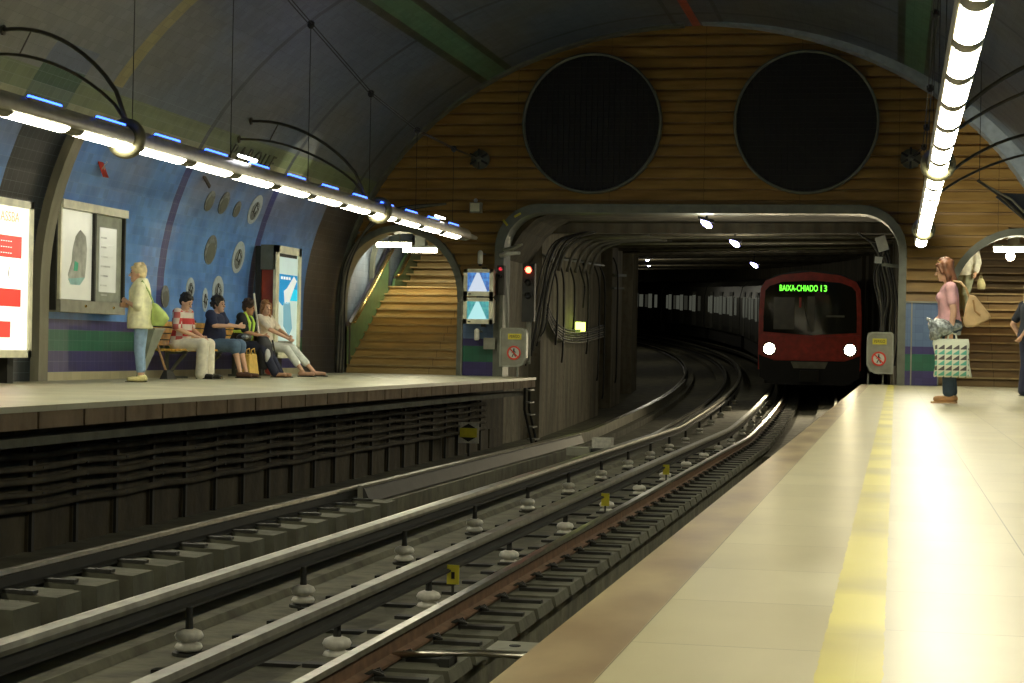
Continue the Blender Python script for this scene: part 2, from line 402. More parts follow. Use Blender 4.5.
ORD = ['first', 'second', 'third', 'fourth', 'fifth', 'sixth', 'seventh', 'eighth', 'ninth', 'tenth', 'eleventh', 'twelfth', 'thirteenth', 'fourteenth', 'fifteenth', 'sixteenth', 'seventeenth', 'eighteenth', 'nineteenth', 'twentieth',
       'twenty-first', 'twenty-second', 'twenty-third', 'twenty-fourth', 'twenty-fifth', 'twenty-sixth', 'twenty-seventh', 'twenty-eighth', 'twenty-ninth', 'thirtieth', 'thirty-first', 'thirty-second', 'thirty-third', 'thirty-fourth', 'thirty-fifth', 'thirty-sixth', 'thirty-seventh', 'thirty-eighth', 'thirty-ninth', 'fortieth', 'forty-first', 'forty-second', 'forty-third', 'forty-fourth', 'forty-fifth']

# ------------------------------------------------------------------ the line of the track
XC, S0, CL, RAD, SG, GR = -3.7, 36.0, 14.0, 242.0, 37.3, 0.033
_DS = 0.25; _path = []
_x, _y, _t = XC, 0.0, 0.0
for _i in range(int(210 / _DS) + 1):
    _s = _i * _DS; _path.append((_x, _y, _t))
    _t += min(max((_s - S0) / CL, 0), 1) / RAD * _DS; _x -= math.sin(_t) * _DS; _y += math.cos(_t) * _DS
def ctr(s, off=0.0, z=0.0):
    """point at chainage s, offset to the right, height z above the straight track's datum"""
    if s <= 0: x, y, t = XC, s, 0
    else:
        i = min(int(s / _DS), len(_path) - 2); f = s / _DS - i
        a, b = _path[i], _path[i + 1]; x, y, t = (a[k] + (b[k] - a[k]) * f for k in range(3))
    k = min(max((s - S0) / CL, 0), 1)
    return Vector((x + off * math.cos(t), y + off * math.sin(t), z + max(0, s - SG) * GR + 0.026 * (off if off > -9 else 0) * k))
def head(s):
    i = min(max(int(s / _DS), 0), len(_path) - 1); return _path[i][2]
def chain(a, b, st=1.0, far=2.0):
    out = [a]
    while out[-1] < b - 1e-6: out.append(min(b, out[-1] + (S0 - out[-1] if out[-1] < S0 - 1 and b > S0 else far)))
    return out
def sweep(mb, prof, a, b, closed=True, step=2.0):
    ss = [a]
    if a < S0 - 2: ss.append(min(S0 - 1, b))
    while ss[-1] < b - 1e-6: ss.append(min(b, ss[-1] + step))
    return mb.rings([[ctr(s, o, z) for o, z in prof] for s in ss], closed, closed)

YB, YE = -12.0, 35.3
# ================================================================== SETTING
def half_at(z): return 7.1 if z <= 1.2 else 7.1 * math.sqrt(max(0, 1 - ((z - 1.2) / 5.58) ** 2))
def vault_pts(off=0.0, n=48):
    p = [(-7.1 + off, 0.0), (-7.1 + off, 1.2)]
    for i in range(1, n): a = PI - PI * i / n; p.append(((7.1 - off) * math.cos(a), 1.2 + (5.58 - off) * math.sin(a)))
    return p + [(7.1 - off, 1.2), (7.1 - off, 0.0)]
vp = vault_pts(); mb = MB(); arc = 0; uvs = []
prev = None
for u, z in vp:
    if prev: arc += math.hypot(u - prev[0], z - prev[1])
    prev = (u, z)
    for y in (YB, YE): mb.v.append((XC + u, y, z)); uvs.append((y, arc - .11))
for i in range(len(vp) - 1): mb.f.append((2 * i, 2 * i + 1, 2 * i + 3, 2 * i + 2)); mb.mi.append(0)
mb.uv = uvs
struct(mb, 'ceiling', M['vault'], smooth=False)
# rib beside the black tiles: a grey-beige moulding that follows the wall from the floor up to the lamp height
rib_m = concrete_material('rib_tiles', (0.20, 0.19, 0.13), (0.30, 0.28, 0.20), (0.22, 0.2, 0.14))
def rib(y0, y1, zmax, m, name, t=.16, side=-1):
    a = [p for p in vault_pts(0, 64) if p[1] <= zmax and p[0] * side > 0]; b = [p for p in vault_pts(t, 64) if p[1] <= zmax + .05 and p[0] * side > 0][:len(a)]
    k = min(len(a), len(b)); mb = MB()
    mb.rings([[(XC + a[i][0], y0, a[i][1]), (XC + a[i][0], y1, a[i][1]), (XC + b[i][0], y1, b[i][1]), (XC + b[i][0], y0, b[i][1])] for i in range(k)])
    return struct(mb, name, m)
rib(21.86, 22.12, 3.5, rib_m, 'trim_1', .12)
rib(35.0, 35.29, 9, M['frame_grey'], 'trim_2', .04)
mb = MB(); rg = []  # tapering pale band: the lit vault edge put into colour and shape
for k in range(49):
    a = PI / 2 * (1 - k / 48); th = .34 * min(1, k / 34)
    rg.append([(XC + (7.1 - q) * math.cos(a), yy0, 1.2 + (5.58 - q) * math.sin(a)) for q, yy0 in ((0, 34.9), (0, 35.29), (th + .01, 35.29), (th * .9 + .01, 34.9))])
mb.rings(rg); struct(mb, 'trim_3', mat('lit_rib', (0.36, 0.42, 0.46), .5))
# wall behind the camera
mb = MB(); mb.rings([[(XC + u, YB, z) for u, z in vp], [(XC + u, YB - .2, z) for u, z in vp]]); struct(mb, 'wall_back', M['boards'])

# platforms
mb = MB(); mb.box(-0.61, YB, -.22, 3.4, YE, 0); struct(mb, 'floor_right', M['floor'])
mb = MB(); mb.box(-10.8, YB, -.05, -7.6, YE, 0); mb.box(-7.6, YB, -.05, -6.72, 34.8, 0); X_ = 0; struct(mb, 'floor_left', M['floor'])
mb = MB()
y = YB
while y < 34.7:
    y1 = min(y + .86, 34.8); mb.box(-6.95, y + .02, -.19, -6.735, y1 - .02, -.045); y = y1
mb.box(-10.8, YB, -.17, -6.9, 34.8, -.05)
struct(mb, 'trim_4', M['slab_edge'])
mb = MB(); mb.box(-7.15, YB, -.34, -6.86, YE - .8, -.27); struct(mb, 'trim_5', M['block'])
# wall under the left platform with raised panels
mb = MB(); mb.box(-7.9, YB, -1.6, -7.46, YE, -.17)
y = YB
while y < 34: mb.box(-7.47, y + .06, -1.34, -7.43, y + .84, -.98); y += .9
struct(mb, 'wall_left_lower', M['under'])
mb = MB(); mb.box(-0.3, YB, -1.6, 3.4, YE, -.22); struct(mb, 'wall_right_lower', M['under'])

# track bed
prof = [(-3.85, -1.34), (-3.05, -1.34), (-2.95, -1.31), (-2.2, -1.31), (-2.2, -1.62), (-1.4, -1.62), (-1.4, -1.31), (-.75, -1.31), (-.72, -1.36), (.36, -1.36), (.4, -1.31),
        (1.22, -1.31), (1.22, -1.62), (1.86, -1.62), (1.86, -1.31), (2.7, -1.31), (2.75, -1.34), (3.45, -1.34), (3.45, -1.9), (-3.85, -1.9)]
mb = MB(); sweep(mb, prof, YB, S0, step=3); struct(mb, 'floor', M['bed'])
prof2 = [(-5.3, -1.36), (-3.2, -1.34), (-2.95, -1.31), (-2.2, -1.31), (-2.2, -1.45), (-1.4, -1.45), (-1.4, -1.31), (.4, -1.33),
         (1.22, -1.31), (1.22, -1.45), (1.86, -1.45), (1.86, -1.31), (4.2, -1.34), (4.2, -1.9), (-5.3, -1.9)]
mb = MB(); sweep(mb, prof2, S0, 180, step=2); struct(mb, 'floor_tunnel', M['bed'])

# ------------------------------------------------------------------ end wall of clapboards
def rrect_half(z, top, r, half):
    if z >= top: return None
    if z <= top - r: return half
    return half - r + math.sqrt(max(0, r * r - (z - top + r) ** 2))
def arch_half(z, half, spring, b):
    if z >= spring + b: return None
    return half if z <= spring else half * math.sqrt(1 - ((z - spring) / b) ** 2)
SAX = (-9.58, 2.22)
def intervals(z):
    h = half_at(z) - .01; cuts = []
    t = rrect_half(z, 3.25, .8, 3.83)
    if t: cuts.append((XC - t - .02, XC + t - .02))
    for c in SAX:
        a = arch_half(z, 1.28, 1.5, 1.38)
        if a: cuts.append((c - a, c + a))
    cuts.sort(); x = XC - h; out = []
    for a, b in cuts:
        out.append((x, max(a, x))); x = max(x, b)
    out.append((x, max(x, XC + h))); return out
mb = MB(); P_ = 0.212; z = 0.0
while z < 6.8:
    z1 = min(z + P_, 6.77); zz = (z, z1)
    A, B = intervals(z + .002), intervals(z1 - .002)
    if len(A) != len(B):
        mid = intervals((z + z1) / 2); A = B = mid
    for (a0, a1), (b0, b1) in zip(A, B):
        if a1 - a0 < .02 and b1 - b0 < .02: continue
        g = .050
        mb.hull8([(a0, YE + .10, z - .01), (a1, YE + .10, z - .01), (a1, YE + .22, z - .01), (a0, YE + .22, z - .01), (b0, YE + .10, z1 + .01), (b1, YE + .10, z1 + .01), (b1, YE + .22, z1 + .01), (b0, YE + .22, z1 + .01)])
        f = g / P_; c0, c1 = a0 + (b0 - a0) * f, a1 + (b1 - a1) * f
        mb.hull8([(c0, YE - .05, z + g), (c1, YE - .05, z + g), (c1, YE + .12, z + g), (c0, YE + .12, z + g), (b0, YE, z1), (b1, YE, z1), (b1, YE + .12, z1), (b0, YE + .12, z1)])
    z += P_
struct(mb, 'wall_end', M['boards'])

def arch_outline(c, half, spring, b, n=20):
    p = [(c - half, 0.0), (c - half, spring)]
    for i in range(1, n): a = PI - PI * i / n; p.append((c + half * math.cos(a), spring + b * math.sin(a)))
    return p + [(c + half, spring), (c + half, 0.0)]
def rr_outline(c, half, top, r, z0=-1.3, n=8):
    p = [(c - half, z0), (c - half, top - r)]
    for i in range(1, n): a = PI - PI / 2 * i / n; p.append((c - half + r + r * math.cos(a), top - r + r * math.sin(a)))
    p.append((c - half + r, top)); p.append((c + half - r, top))
    for i in range(1, n): a = PI / 2 - PI / 2 * i / n; p.append((c + half - r + r * math.cos(a), top - r + r * math.sin(a)))
    return p + [(c + half, top - r), (c + half, z0)]
def band(mb, inner, outer, y0, y1):
    mb.rings([[(i[0], y0, i[1]), (o[0], y0, o[1]), (o[0], y1, o[1]), (i[0], y1, i[1])] for i, o in zip(inner, outer)]); return mb
mb = band(MB(), rr_outline(XC, 3.74, 3.17, .72, 0), rr_outline(XC - .02, 3.90, 3.34, .86, 0), 34.98, 35.6); struct(mb, 'trim_6', M['frame_grey'], smooth=False)
for i, c in enumerate(SAX):
    mb = band(MB(), arch_outline(c, 1.20, 1.5, 1.30), arch_outline(c, 1.33, 1.5, 1.43), 35.12, 35.7); struct(mb, 'trim_%d' % (7 + i), M['frame_grey'])
# tiled pilasters beside the tunnel mouth
mb = MB(); mb.box(-8.24, 35.06, 0, -7.62, 35.3, 1.5); struct(mb, 'trim_9', M['dado'])
mb = MB(); mb.box(0.16, 35.06, 0, 0.78, 35.3, 1.53); struct(mb, 'trim_10', M['dado'])
mb = MB()
for x in (-8.26, -7.62, 0.15, 0.78, .29): mb.box(x - .012, 35.03, 0, x + .012, 35.07, 1.53)
mb.box(.16, 35.02, 1.53, .8, 35.1, 1.56)
struct(mb, 'trim_11', M['grey_box'])

# ------------------------------------------------------------------ tunnel shell, swept along the curve
TL = [(35.5, 38.2, -3.85), (38.2, 46.5, -3.60), (46.5, 50.0, -4.5), (50.0, 52.5, -3.75), (52.5, 57.5, -4.6), (57.5, 60, -3.9), (60, 180, -4.6)]
mb = MB()
for a, b, o in TL:
    sweep(mb, [(o, -1.35), (o, 3.3), (o - .35, 3.3), (o - .35, -1.35)], a, b, step=1.0)
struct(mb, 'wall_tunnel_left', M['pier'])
mb = MB(); sweep(mb, [(3.86, -1.35), (3.86, 3.3), (4.2, 3.3), (4.2, -1.35)], 35.5, 180, step=2)
s = 37
while s < 70: sweep(mb, [(3.72, -1.35), (3.72, 3.2), (3.9, 3.2), (3.9, -1.35)], s, s + .5, step=.5); s += 3
sweep(mb, [(-5, -1.4), (-5, 3.5), (4.3, 3.5), (4.3, -1.4)], 180, 180.5, step=.5)
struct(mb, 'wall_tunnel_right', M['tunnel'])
mb = MB(); sweep(mb, [(-5.2, 3.2), (-5.2, 3.5), (4.3, 3.5), (4.3, 3.2)], 35.5, 180, step=2)
s = 38.6
while s < 100:      # transverse beams
    sweep(mb, [(-4.6, 2.98), (-4.6, 3.25), (3.9, 3.25), (3.9, 2.98)], s, s + .45, step=.45); s += 3.2
# haunches
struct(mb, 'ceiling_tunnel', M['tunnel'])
mb = MB(); sweep(mb, [(-3.85, 2.3), (-3.85, 3.3), (-2.9, 3.22), (-3.25, 3.08), (-3.5, 2.85)], 35.6, 38.1, step=1); struct(mb, 'trim_17', M['under'])
mb = MB()   # sloping steel hood on the first pier
sweep(mb, [(-3.66, 2.50), (-3.50, 2.44), (-3.50, 2.48), (-3.66, 2.56)], 38.2, 46.5, step=1)
struct(mb, 'trim_12', M['frame_grey'])
mb = MB(); sweep(mb, [(-3.7, 2.25), (-3.62, 2.25), (-3.62, 2.32), (-3.7, 2.32)], 50, 52.5, step=.5); sweep(mb, [(-3.8, 1.9), (-3.68, 1.9), (-3.68, 1.95), (-3.8, 1.95)], 50, 52.5, step=.5); struct(mb, 'trim_13', M['frame_grey'])

# ------------------------------------------------------------------ staircases behind the end wall
def staircase(x0, x1, name, m, rails):
    mb = MB(); y, z = 35.75, 0.0
    for i in range(11): mb.box(x0, y + .03, z - .3, x1, y + .36, z + .160); mb.box(x0, y, z + .0, x1, y + .04, z + .110); mb.box(x0, y - .05, z + .138, x1, y + .04, z + .168); z += .168; y += .30
    yl, zl = y, z
    mb.box(x0, y, z - .3, x1, y + 1.4, z - .002); y += 1.2
    for i in range(12): mb.box(x0, y + .03, z - .3, x1, y + .36, z + .160); mb.box(x0, y, z + .0, x1, y + .04, z + .110); mb.box(x0, y - .05, z + .138, x1, y + .04, z + .168); z += .168; y += .30
    mb.box(x0, y, z - .3, x1, y + 4, z)
    r_ = struct(mb, name, m); nb = MB(); yy_, z_ = 35.75, 0
    for i in range(23):
        nb.box(x0, yy_ - .052, z_ + .140, x1, yy_ + .03, z_ + .170); z_ += .168; yy_ += .30 if i != 10 else 1.2
    nb.build('lit_step_nosing', M['lit_nosing'], r_)
    return r_, yl, zl, y, z
_, yl, zl, y2, z2 = staircase(-10.86, -8.2, 'stair_left', M['treads'], True)
staircase(0.85, 3.55, 'stair_right', M['treads_r'], True)
# barrel linings of the stair passages, climbing with the stairs
stair_wall = dado_material('stair_wall_tiles', (0.30, 0.36, 0.46), (0.27, 0.58, 0.72))
def stair_shell(c, name, m):
    mb = MB(); secs = [(35.5, 0), (36, 0.25), (39.05, 1.9), (40.3, 1.9), (43.9, 3.9), (48, 3.9)]
    out = arch_outline(c, 1.36, 1.5, 1.42, 16)
    mb.rings([[(u, y, z + (dz if z > .01 else dz - .3 if dz > .5 else -.1)) for u, z in out] for y, dz in secs], False, False)
    mb.add([(u, 46.5, z + 3.0) for u, z in out], [tuple(range(len(out)))])
    return struct(mb, name, m)
stair_shell(-9.55, 'wall_stair_left', stair_wall); stair_shell(2.22, 'wall_stair_right', M['treads_r'])
# green tiled parapets and brass handrails on the left stair
xw = -10.84
mb = MB()
mb.prism([(35.55, 0), (38.75, 1.75), (38.75, 2.62), (35.9, .93), (35.55, .93)], xw, xw + .06, 'yz')
mb.prism([(39.15, 1.8), (40.3, 1.85), (43.6, 3.7), (43.6, 4.6), (39.35, 2.10)], xw, xw + .06, 'yz')
struct(mb, 'trim_14', M['green_tile'])
mb = MB(); mb.prism([(35.9, .93), (38.75, 2.62), (38.75, 2.65), (35.9, .96)], xw, xw + .062, 'yz')
mb.box(xw, 35.5, .93, xw + .065, 35.92, 1.02); mb.box(xw, 38.72, 1.75, xw + .07, 38.8, 2.7); mb.box(xw, 35.84, 0, xw + .07, 35.92, 1.0)
mb.prism([(39.3, 2.03), (43.6, 4.6), (43.6, 4.63), (39.3, 2.06)], xw, xw + .062, 'yz'); mb.prism([(39.05, 1.8), (40.4, 1.85), (43.6, 3.7), (43.6, 3.6), (40.4, 1.76)], xw, xw + .07, 'yz')
struct(mb, 'trim_15', mat('purple_tiles', (.03, .026, .05), .3))
def handrail(pts, label):
    t = thing('handrail', label, 'handrail', pts[0], 'handrails of the left staircase')
    MB().tube(pts, .036, 8).build('rail', M['brass'], t, True)
    for q in pts[::2]:
        MB().tube([(q[0], q[1], q[2]), (q[0] - .06, q[1], q[2] - .02), (xw + .06, q[1], q[2] - .07)], .009, 6).build('bracket', M['brass'], t)
handrail([(xw + .13, 35.95, 1.02), (xw + .13, 36.9, 1.56), (xw + .13, 37.8, 2.08), (xw + .13, 38.78, 2.66)], 'brass handrail climbing the lower flight of the left staircase')
handrail([(xw + .10, 39.3, 2.10), (xw + .13, 39.45, 2.16), (xw + .13, 41.1, 3.16), (xw + .13, 42.6, 4.04)], 'brass handrail of the upper flight, behind the hanging stair lamp')
# arch line within the left passage
mb = band(MB(), arch_outline(-9.55, 1.25, 2.2, 1.25), arch_outline(-9.55, 1.34, 2.2, 1.38), 37.6, 37.7); struct(mb, 'trim_16', M['frame_grey'])

# ================================================================== LIGHT FITTINGS
def tube_light(name, label, x, ylo, yhi, phase, side):
    z = 2.62; r = .115
    t = thing(name, label, 'light fitting', (x, (ylo + yhi) / 2, z), 'tubular light fittings over the platforms')
    mb = MB(); n = 20     # open-bottomed tube
    ang = [math.radians(-40 + (260) * k / n) for k in range(n + 1)]
    o_ = [(x + r * math.cos(a), z + r * math.sin(a)) for a in ang]; i_ = [(x + (r - .012) * math.cos(a), z + (r - .012) * math.sin(a)) for a in ang]
    mb.rings([[(u, y, v) for u, v in o_ + i_[::-1]] for y in (ylo, yhi)])
    mb.build('housing', M['tube'], t, True)
    y = phase; rings_at = []
    while y + 1.25 < yhi:
        if y > ylo:
            mb = MB(); a_ = [math.radians(219 + 102 * k / 8) for k in range(9)]
            pr = [(x + (r + .004) * math.cos(a), z + (r + .004) * math.sin(a)) for a in a_] + [(x + .03, z - .05), (x - .03, z - .05)]
            mb.rings([[(u, yy, v) for u, v in pr] for yy in (y, y + 1.14)]); mb.build('lamp', M['lamp'], t, True)
            mb = MB(); pr = [(x + (r + .002) * math.cos(a), z + (r + .002) * math.sin(a)) for a in a_] + [(x + .03, z - .06), (x - .03, z - .06)]
            mb.rings([[(u, yy, v) for u, v in pr] for yy in (y + 1.14, y + 1.47)]); mb.build('end_cover', M['ring'], t)
            mb = MB(); mb.cyl((x + side * .066, y + .32, z + .112), (x + side * .066, y + .98, z + .112), .017, n=8); mb.build('neon_tube', M['blue_neon'], t)
            mb = MB(); mb.box(x + side * .066 - .03, y + .28, z + .075, x + side * .066 + .03, y + 1.02, z + .100); mb.build('neon_holder', M['tube'], t)
        y += 1.47
    return t, z, r
tl, tz, tr = tube_light('tube_light', 'long suspended round light fitting over the left platform with blue neon tubes on top', -7.8, -6, 33.2, 15.2 - 1.47 * 14, 1)
tR, _, _ = tube_light('tube_light', 'long suspended round light fitting over the right platform ending near the brown wall', .42, -6, 34.4, 15.2 - 1.47 * 14 + .1, -1)
def ring(x, y, tube, R=.19):
    mb = MB(); pr = [(tr + .0, -.05), (R, -.05), (R + .02, -.02), (R + .02, .02), (R, .05), (tr, .05)]; n = 28
    rg = []
    for k in range(n + 1):
        a = 2 * PI * k / n; rg.append([(x + p * math.cos(a), y + q, tz + p * math.sin(a)) for p, q in pr])
    mb.rings(rg, False); mb.build('collar', M['ring'], tube, True)
for y in (3.0, 17.85, 27.4): ring(-7.8, y, tl)
for y in (3.0, 20.6, 31.0): ring(.42, y, tR, .17)
for x, t, ye_ in ((-7.8, tl, 33.2), (.42, tR, 34.3)):        # end caps
    MB().lathe([(.115, 0), (.1, .1), (.05, .22), (.05, .45), (.035, .9)], (x, ye_, tz), 14, 'y').build('end_cap', M['tube'], t, True)
# uplights clipped on the tubes
for x, y, t in ((-7.8, 21.3, tl), (-7.8, 31.0, tl)):
    MB().obox((x + .07, y, tz + .16), (.018, .30, .014), (0, .5, 0)).build('uplight', M['lamp_white'], t)
# light that the upward lamps throw on the vault
for x, y, e in ((-8.05, 30.2, 55), (.75, 32.2, 70)):
    l = bpy.data.lights.new('uplight_beam', 'SPOT'); l.energy = e; l.color = (1, .95, .75); l.spot_size = .7 if x < -4 else 1.1; l.spot_blend = .6; l.shadow_soft_size = .06
    o = bpy.data.objects.new('uplight_beam', l); COL.objects.link(o); o.location = (x, y, tz + .25)
    o.rotation_euler = Vector((-1, .0, .36) if x < -4 else (.42, 1, .30)).to_track_quat('-Z', 'Y').to_euler()

def arm(x, y, xv, dy, label, side):
    """twin curved tubes from the fitting's collar to the vault"""
    t = thing('curved_arm', label, 'bracket', (x, y, tz + .12), 'curved tubular arms holding the light fittings')
    for k, (dz, r) in enumerate(((.55, .024), (.15, .019))):
        zt = 3.98 if k == 0 else 3.70
        xe = XC + side * (half_at(zt) - .02)
        pts = []
        for i in range(13):
            f = i / 12; px_ = x + (xe - x) * f
            zz = (tz + .17) + (zt - tz - .17) * math.sin(f * PI / 2) ** (.62) if k == 0 else (tz + .16) + (zt - tz - .16) * math.sin(min(1, f * 1.0) * PI / 2) ** .72
            pts.append((px_, y + dy * f, zz))
        MB().tube(pts, r, 8).build('arm_tube', M['arm'], t, True)
        MB().lathe([(.06, 0), (.06, .03), (.03, .04)], (xe, y + dy, zt), 10, 'x').build('wall_plate', M['arm'], t)
        if k == 0: top = pts
        else:
            MB().cyl(top[9], pts[9], .009, n=6).build('strut', M['arm'], t)
arm(-7.8, 17.86, 0, 1.2, 'curved twin-tube arm at the top left corner holding the left light fitting', -1)
arm(-7.8, 26.6, 0, .6, 'curved twin-tube arm with its wall plates beside the bright spot on the vault', -1)
arm(.42, 20.6, 0, .4, 'upper curved twin-tube arm right of the right light fitting', 1)
arm(.42, 28.4, 0, .6, 'lower curved twin-tube arm right of the right light fitting', 1)

# suspension cables
def messenger(x, nodes, anchor, label):
    t = thing('suspension_cable', label, 'cable', anchor)
    for d in (-.025, .025):
        MB().tube([(x + d, y, z) for y, z in nodes] + [(anchor[0] + d, anchor[1], anchor[2])], .008, 6).build('cable_strand', M['cable'], t)
    for y, z in nodes:
        if z > 5.9: continue
        MB().lathe([(.02, -.06), (.05, -.03), (.05, .03), (.02, .05)], (x, y, z), 8).build('clamp', M['dark'], t)
        MB().cyl((x, y, z), (x, y, tz + .1), .005, n=5).build('hanger_wire', M['cable'], t)
    MB().lathe([(.19, -.02), (.19, -.06), (.12, -.1), (.12, -.14), (.05, -.2)], (anchor[0], YE - .03, anchor[2]), 16, 'y').build('anchor_disc', M['frame_grey'], t, True)
    for k in range(3): MB().obox((anchor[0], YE - .2, anchor[2]), (.02, .02, .2), (0, k * PI / 3, 0)).build('anchor_spoke', M['dark'], t)
NL = [(15.0, 5.75), (18.0, 5.6), (20.9, 5.38), (23.87, 4.86), (26.83, 4.34), (29.6, 4.12), (32.2, 4.1)]
messenger(-7.8, [(y, min(z, 1.2 + 5.58 * math.sqrt(1 - (4.1 / 7.1) ** 2) - .05)) for y, z in NL], (-8.0, 35.1, 4.22), 'sagging twin steel cable on the left with thin wires down to the fitting')
messenger(.42, [(y, min(z, 1.2 + 5.58 * math.sqrt(1 - (4.12 / 7.1) ** 2) - .05)) for y, z in NL], (.22, 35.1, 4.22), 'sagging twin steel cable on the right beside the bright lamps')

# hanging lamps inside the stair passages
def stair_lamp(x, y, z, label):
    t = thing('hanging_lamp', label, 'lamp', (x, y, z + .3), 'fluorescent lamps in the stair passages')
    MB().box(x - .38, y - .07, z - .01, x + .38, y + .07, z + .04).build('lamp_body', M['frame_grey'], t)
    MB().box(x - .36, y - .06, z - .10, x + .36, y + .06, z - .01).build('diffuser', M['stair_lamp'], t)
    MB().box(x - .10, y - .05, z + .04, x + .12, y + .05, z + .42).build('stem', M['frame_grey'], t)
    return t
stair_lamp(-10.2, 37, 2.70, 'bright flat lamp hanging at the mouth of the left staircase')
t = stair_lamp(-9.98, 38.3, 2.66, 'smaller-looking lamp just behind and right of the flat lamp in the left staircase')
stair_lamp(2.2, 37, 2.70, 'bright flat lamp hanging in the right staircase at the right picture edge')
t = thing('globe_lamp', 'small round lamp under the flat lamp in the right staircase', 'lamp', (2.14, 36.8, 2.5))
MB().ball((2.14, 36.8, 2.50), .085).build('globe', M['stair_lamp'], t, True); MB().cyl((2.14, 36.8, 2.57), (2.14, 36.95, 2.6), .02).build('stem', M['dark'], t)
MB().box(2.09, 36.75, 2.56, 2.19, 36.95, 2.60).build('cap', M['dark'], t)

# ================================================================== END WALL EQUIPMENT
def vent(x, label):
    t = thing('round_vent', label, 'vent', (x, 35.2, 4.91), 'round ventilation grilles in the brown wall')
    n = 56; R = 1.31
    mb = MB(); rg = []
    for k in range(n + 1):
        a = 2 * PI * k / n; rg.append([(x + p * math.cos(a), y, 4.91 + p * math.sin(a)) for p, y in ((R, 35.3), (R, 35.12), (R + .05, 35.12), (R + .05, 35.3))])
    mb.rings(rg, False); mb.build('rim', M['frame_grey'], t, True)
    MB().lathe([(R, 0), (R, .03)], (x, 35.21, 4.91), n, 'y').build('back_plate', M['black'], t)
    mb = MB(); k = -R + .09
    while k < R:
        h = math.sqrt(R * R - k * k) - .01; mb.box(x + k - .008, 35.17, 4.91 - h, x + k + .008, 35.20, 4.91 + h)
        mb.box(x - h, 35.185, 4.91 + k - .008, x + h, 35.20, 4.91 + k + .008); k += .11
    mb.build('grille', mat('grille_paint', (0.018, 0.018, 0.014), .6), t)
vent(-5.80, 'left large round black ventilation grille high on the brown wall')
vent(-1.72, 'right large round black ventilation grille high on the brown wall')

def screen_mat(name, a, b, c):
    m, nt, bb = newmat(name); N = NT(nt); tc = nt.nodes.new('ShaderNodeTexCoord'); sx = nt.nodes.new('ShaderNodeSeparateXYZ')
    nt.links.new(tc.outputs['Generated'], sx.inputs[0]); X, Y, Z = sx.outputs
    wd = N.math('ADD', N.math('MULTIPLY', N.math('SUBTRACT', 1.0, Z), .38), .06)
    f = N.math('LESS_THAN', N.math('ABSOLUTE', N.math('SUBTRACT', X, .47)), wd)
    n = N.noise(tc.outputs['Generated'], 6, 3)
    col = N.mix(f, N.mix(N.ramp(n, .4, .6), a, b), c)
    bb.inputs['Base Color'].default_value = (.02, .02, .02, 1); nt.links.new(col, bb.inputs['Emission Color']); bb.inputs['Emission Strength'].default_value = .40
    return m
def monitor(z0, z1, label, sm):
    t = thing('monitor', label, 'monitor', (-7.82, 34.6, z0), 'platform surveillance monitors')
    x0, x1 = -8.11, -7.53; mb = MB()
    mb.hull8([(x0, 34.5, z0), (x1, 34.5, z0), (x1 - .05, 34.95, z0 + .04), (x0 + .05, 34.95, z0 + .04), (x0, 34.5, z1), (x1, 34.5, z1), (x1 - .05, 34.95, z1 - .04), (x0 + .05, 34.95, z1 - .04)])
    mb.build('case', M['cream_frame'], t)
    w_ = .075
    mb = MB(); mb.box(x0, 34.47, z0, x0 + w_, 34.5, z1); mb.box(x1 - w_, 34.47, z0, x1, 34.5, z1); mb.box(x0, 34.47, z1 - .07, x1, 34.5, z1); mb.box(x0, 34.47, z0, x1, 34.5, z0 + .09)
    mb.build('bezel', M['cream_frame'], t)
    MB().box(x0 + w_, 34.485, z0 + .09, x1 - w_, 34.498, z1 - .07).build('screen', sm, t)
    MB().box(x0 + .1, 34.46, z0 + .03, x0 + .15, 34.475, z0 + .05).build('button', M['dark'], t)
monitor(1.53, 2.05, 'upper cream monitor with blue-white picture beside the tunnel mouth', screen_mat('screen_blue', (.05, .12, .40), (.10, .35, .80), (.75, .85, 1.0)))
monitor(1.00, 1.50, 'lower cream monitor with turquoise picture beside the tunnel mouth', screen_mat('screen_teal', (.05, .30, .36), (.10, .50, .45), (.55, 1.0, 1.0)))
mb = MB(); mb.box(-7.86, 34.95, .95, -7.78, 35.05, 2.1); mb.box(-7.95, 34.9, 1.4, -7.7, 35.0, 1.6)
tag(mb.build('monitor_bracket', M['dark']), 'dark post behind the two stacked cream monitors', 'bracket')
def cctv(p, d, label, up=False):
    t = thing('cctv_camera', label, 'camera', p, 'surveillance cameras')
    p = Vector(p); d = Vector(d)
    MB().capsule(p, p + d, .055, .055).build('camera_body', M['white'], t, True)
    MB().cyl(p + d * 1.25, p + d * 1.45, .035, .03).build('lens', M['black'], t, True)
    MB().tube([p, p + Vector((0, .12, .0)), (p.x, 35.05, p.z)], .018, 6).build('mount', M['frame_grey'], t)
cctv((-7.86, 34.6, .86), (.0, .0, -.13), 'white camera hanging under the lower monitor')
cctv((-7.82, 34.6, 2.36), (.0, .0, -.17), 'white camera standing upright above the upper monitor')
mb = MB(); mb.box(-7.78, 34.85, .52, -7.55, 35.05, .74); tag(mb.build('junction_box', M['grey_box']), 'small olive box on the tiles under the lower monitor', 'box')
t = thing('loudspeaker', 'small square beige loudspeaker on the brown wall above the left fitting end', 'loudspeaker', (-8.04, 35.15, 3.27))
MB().box(-8.15, 35.02, 3.17, -7.93, 35.22, 3.37).build('case', M['grey_box'], t); MB().ball((-8.04, 35.08, 3.41), .04).build('knob', M['white'], t)
MB().box(-8.13, 35.005, 3.19, -7.95, 35.02, 3.35).build('grille', M['cream_frame'], t)

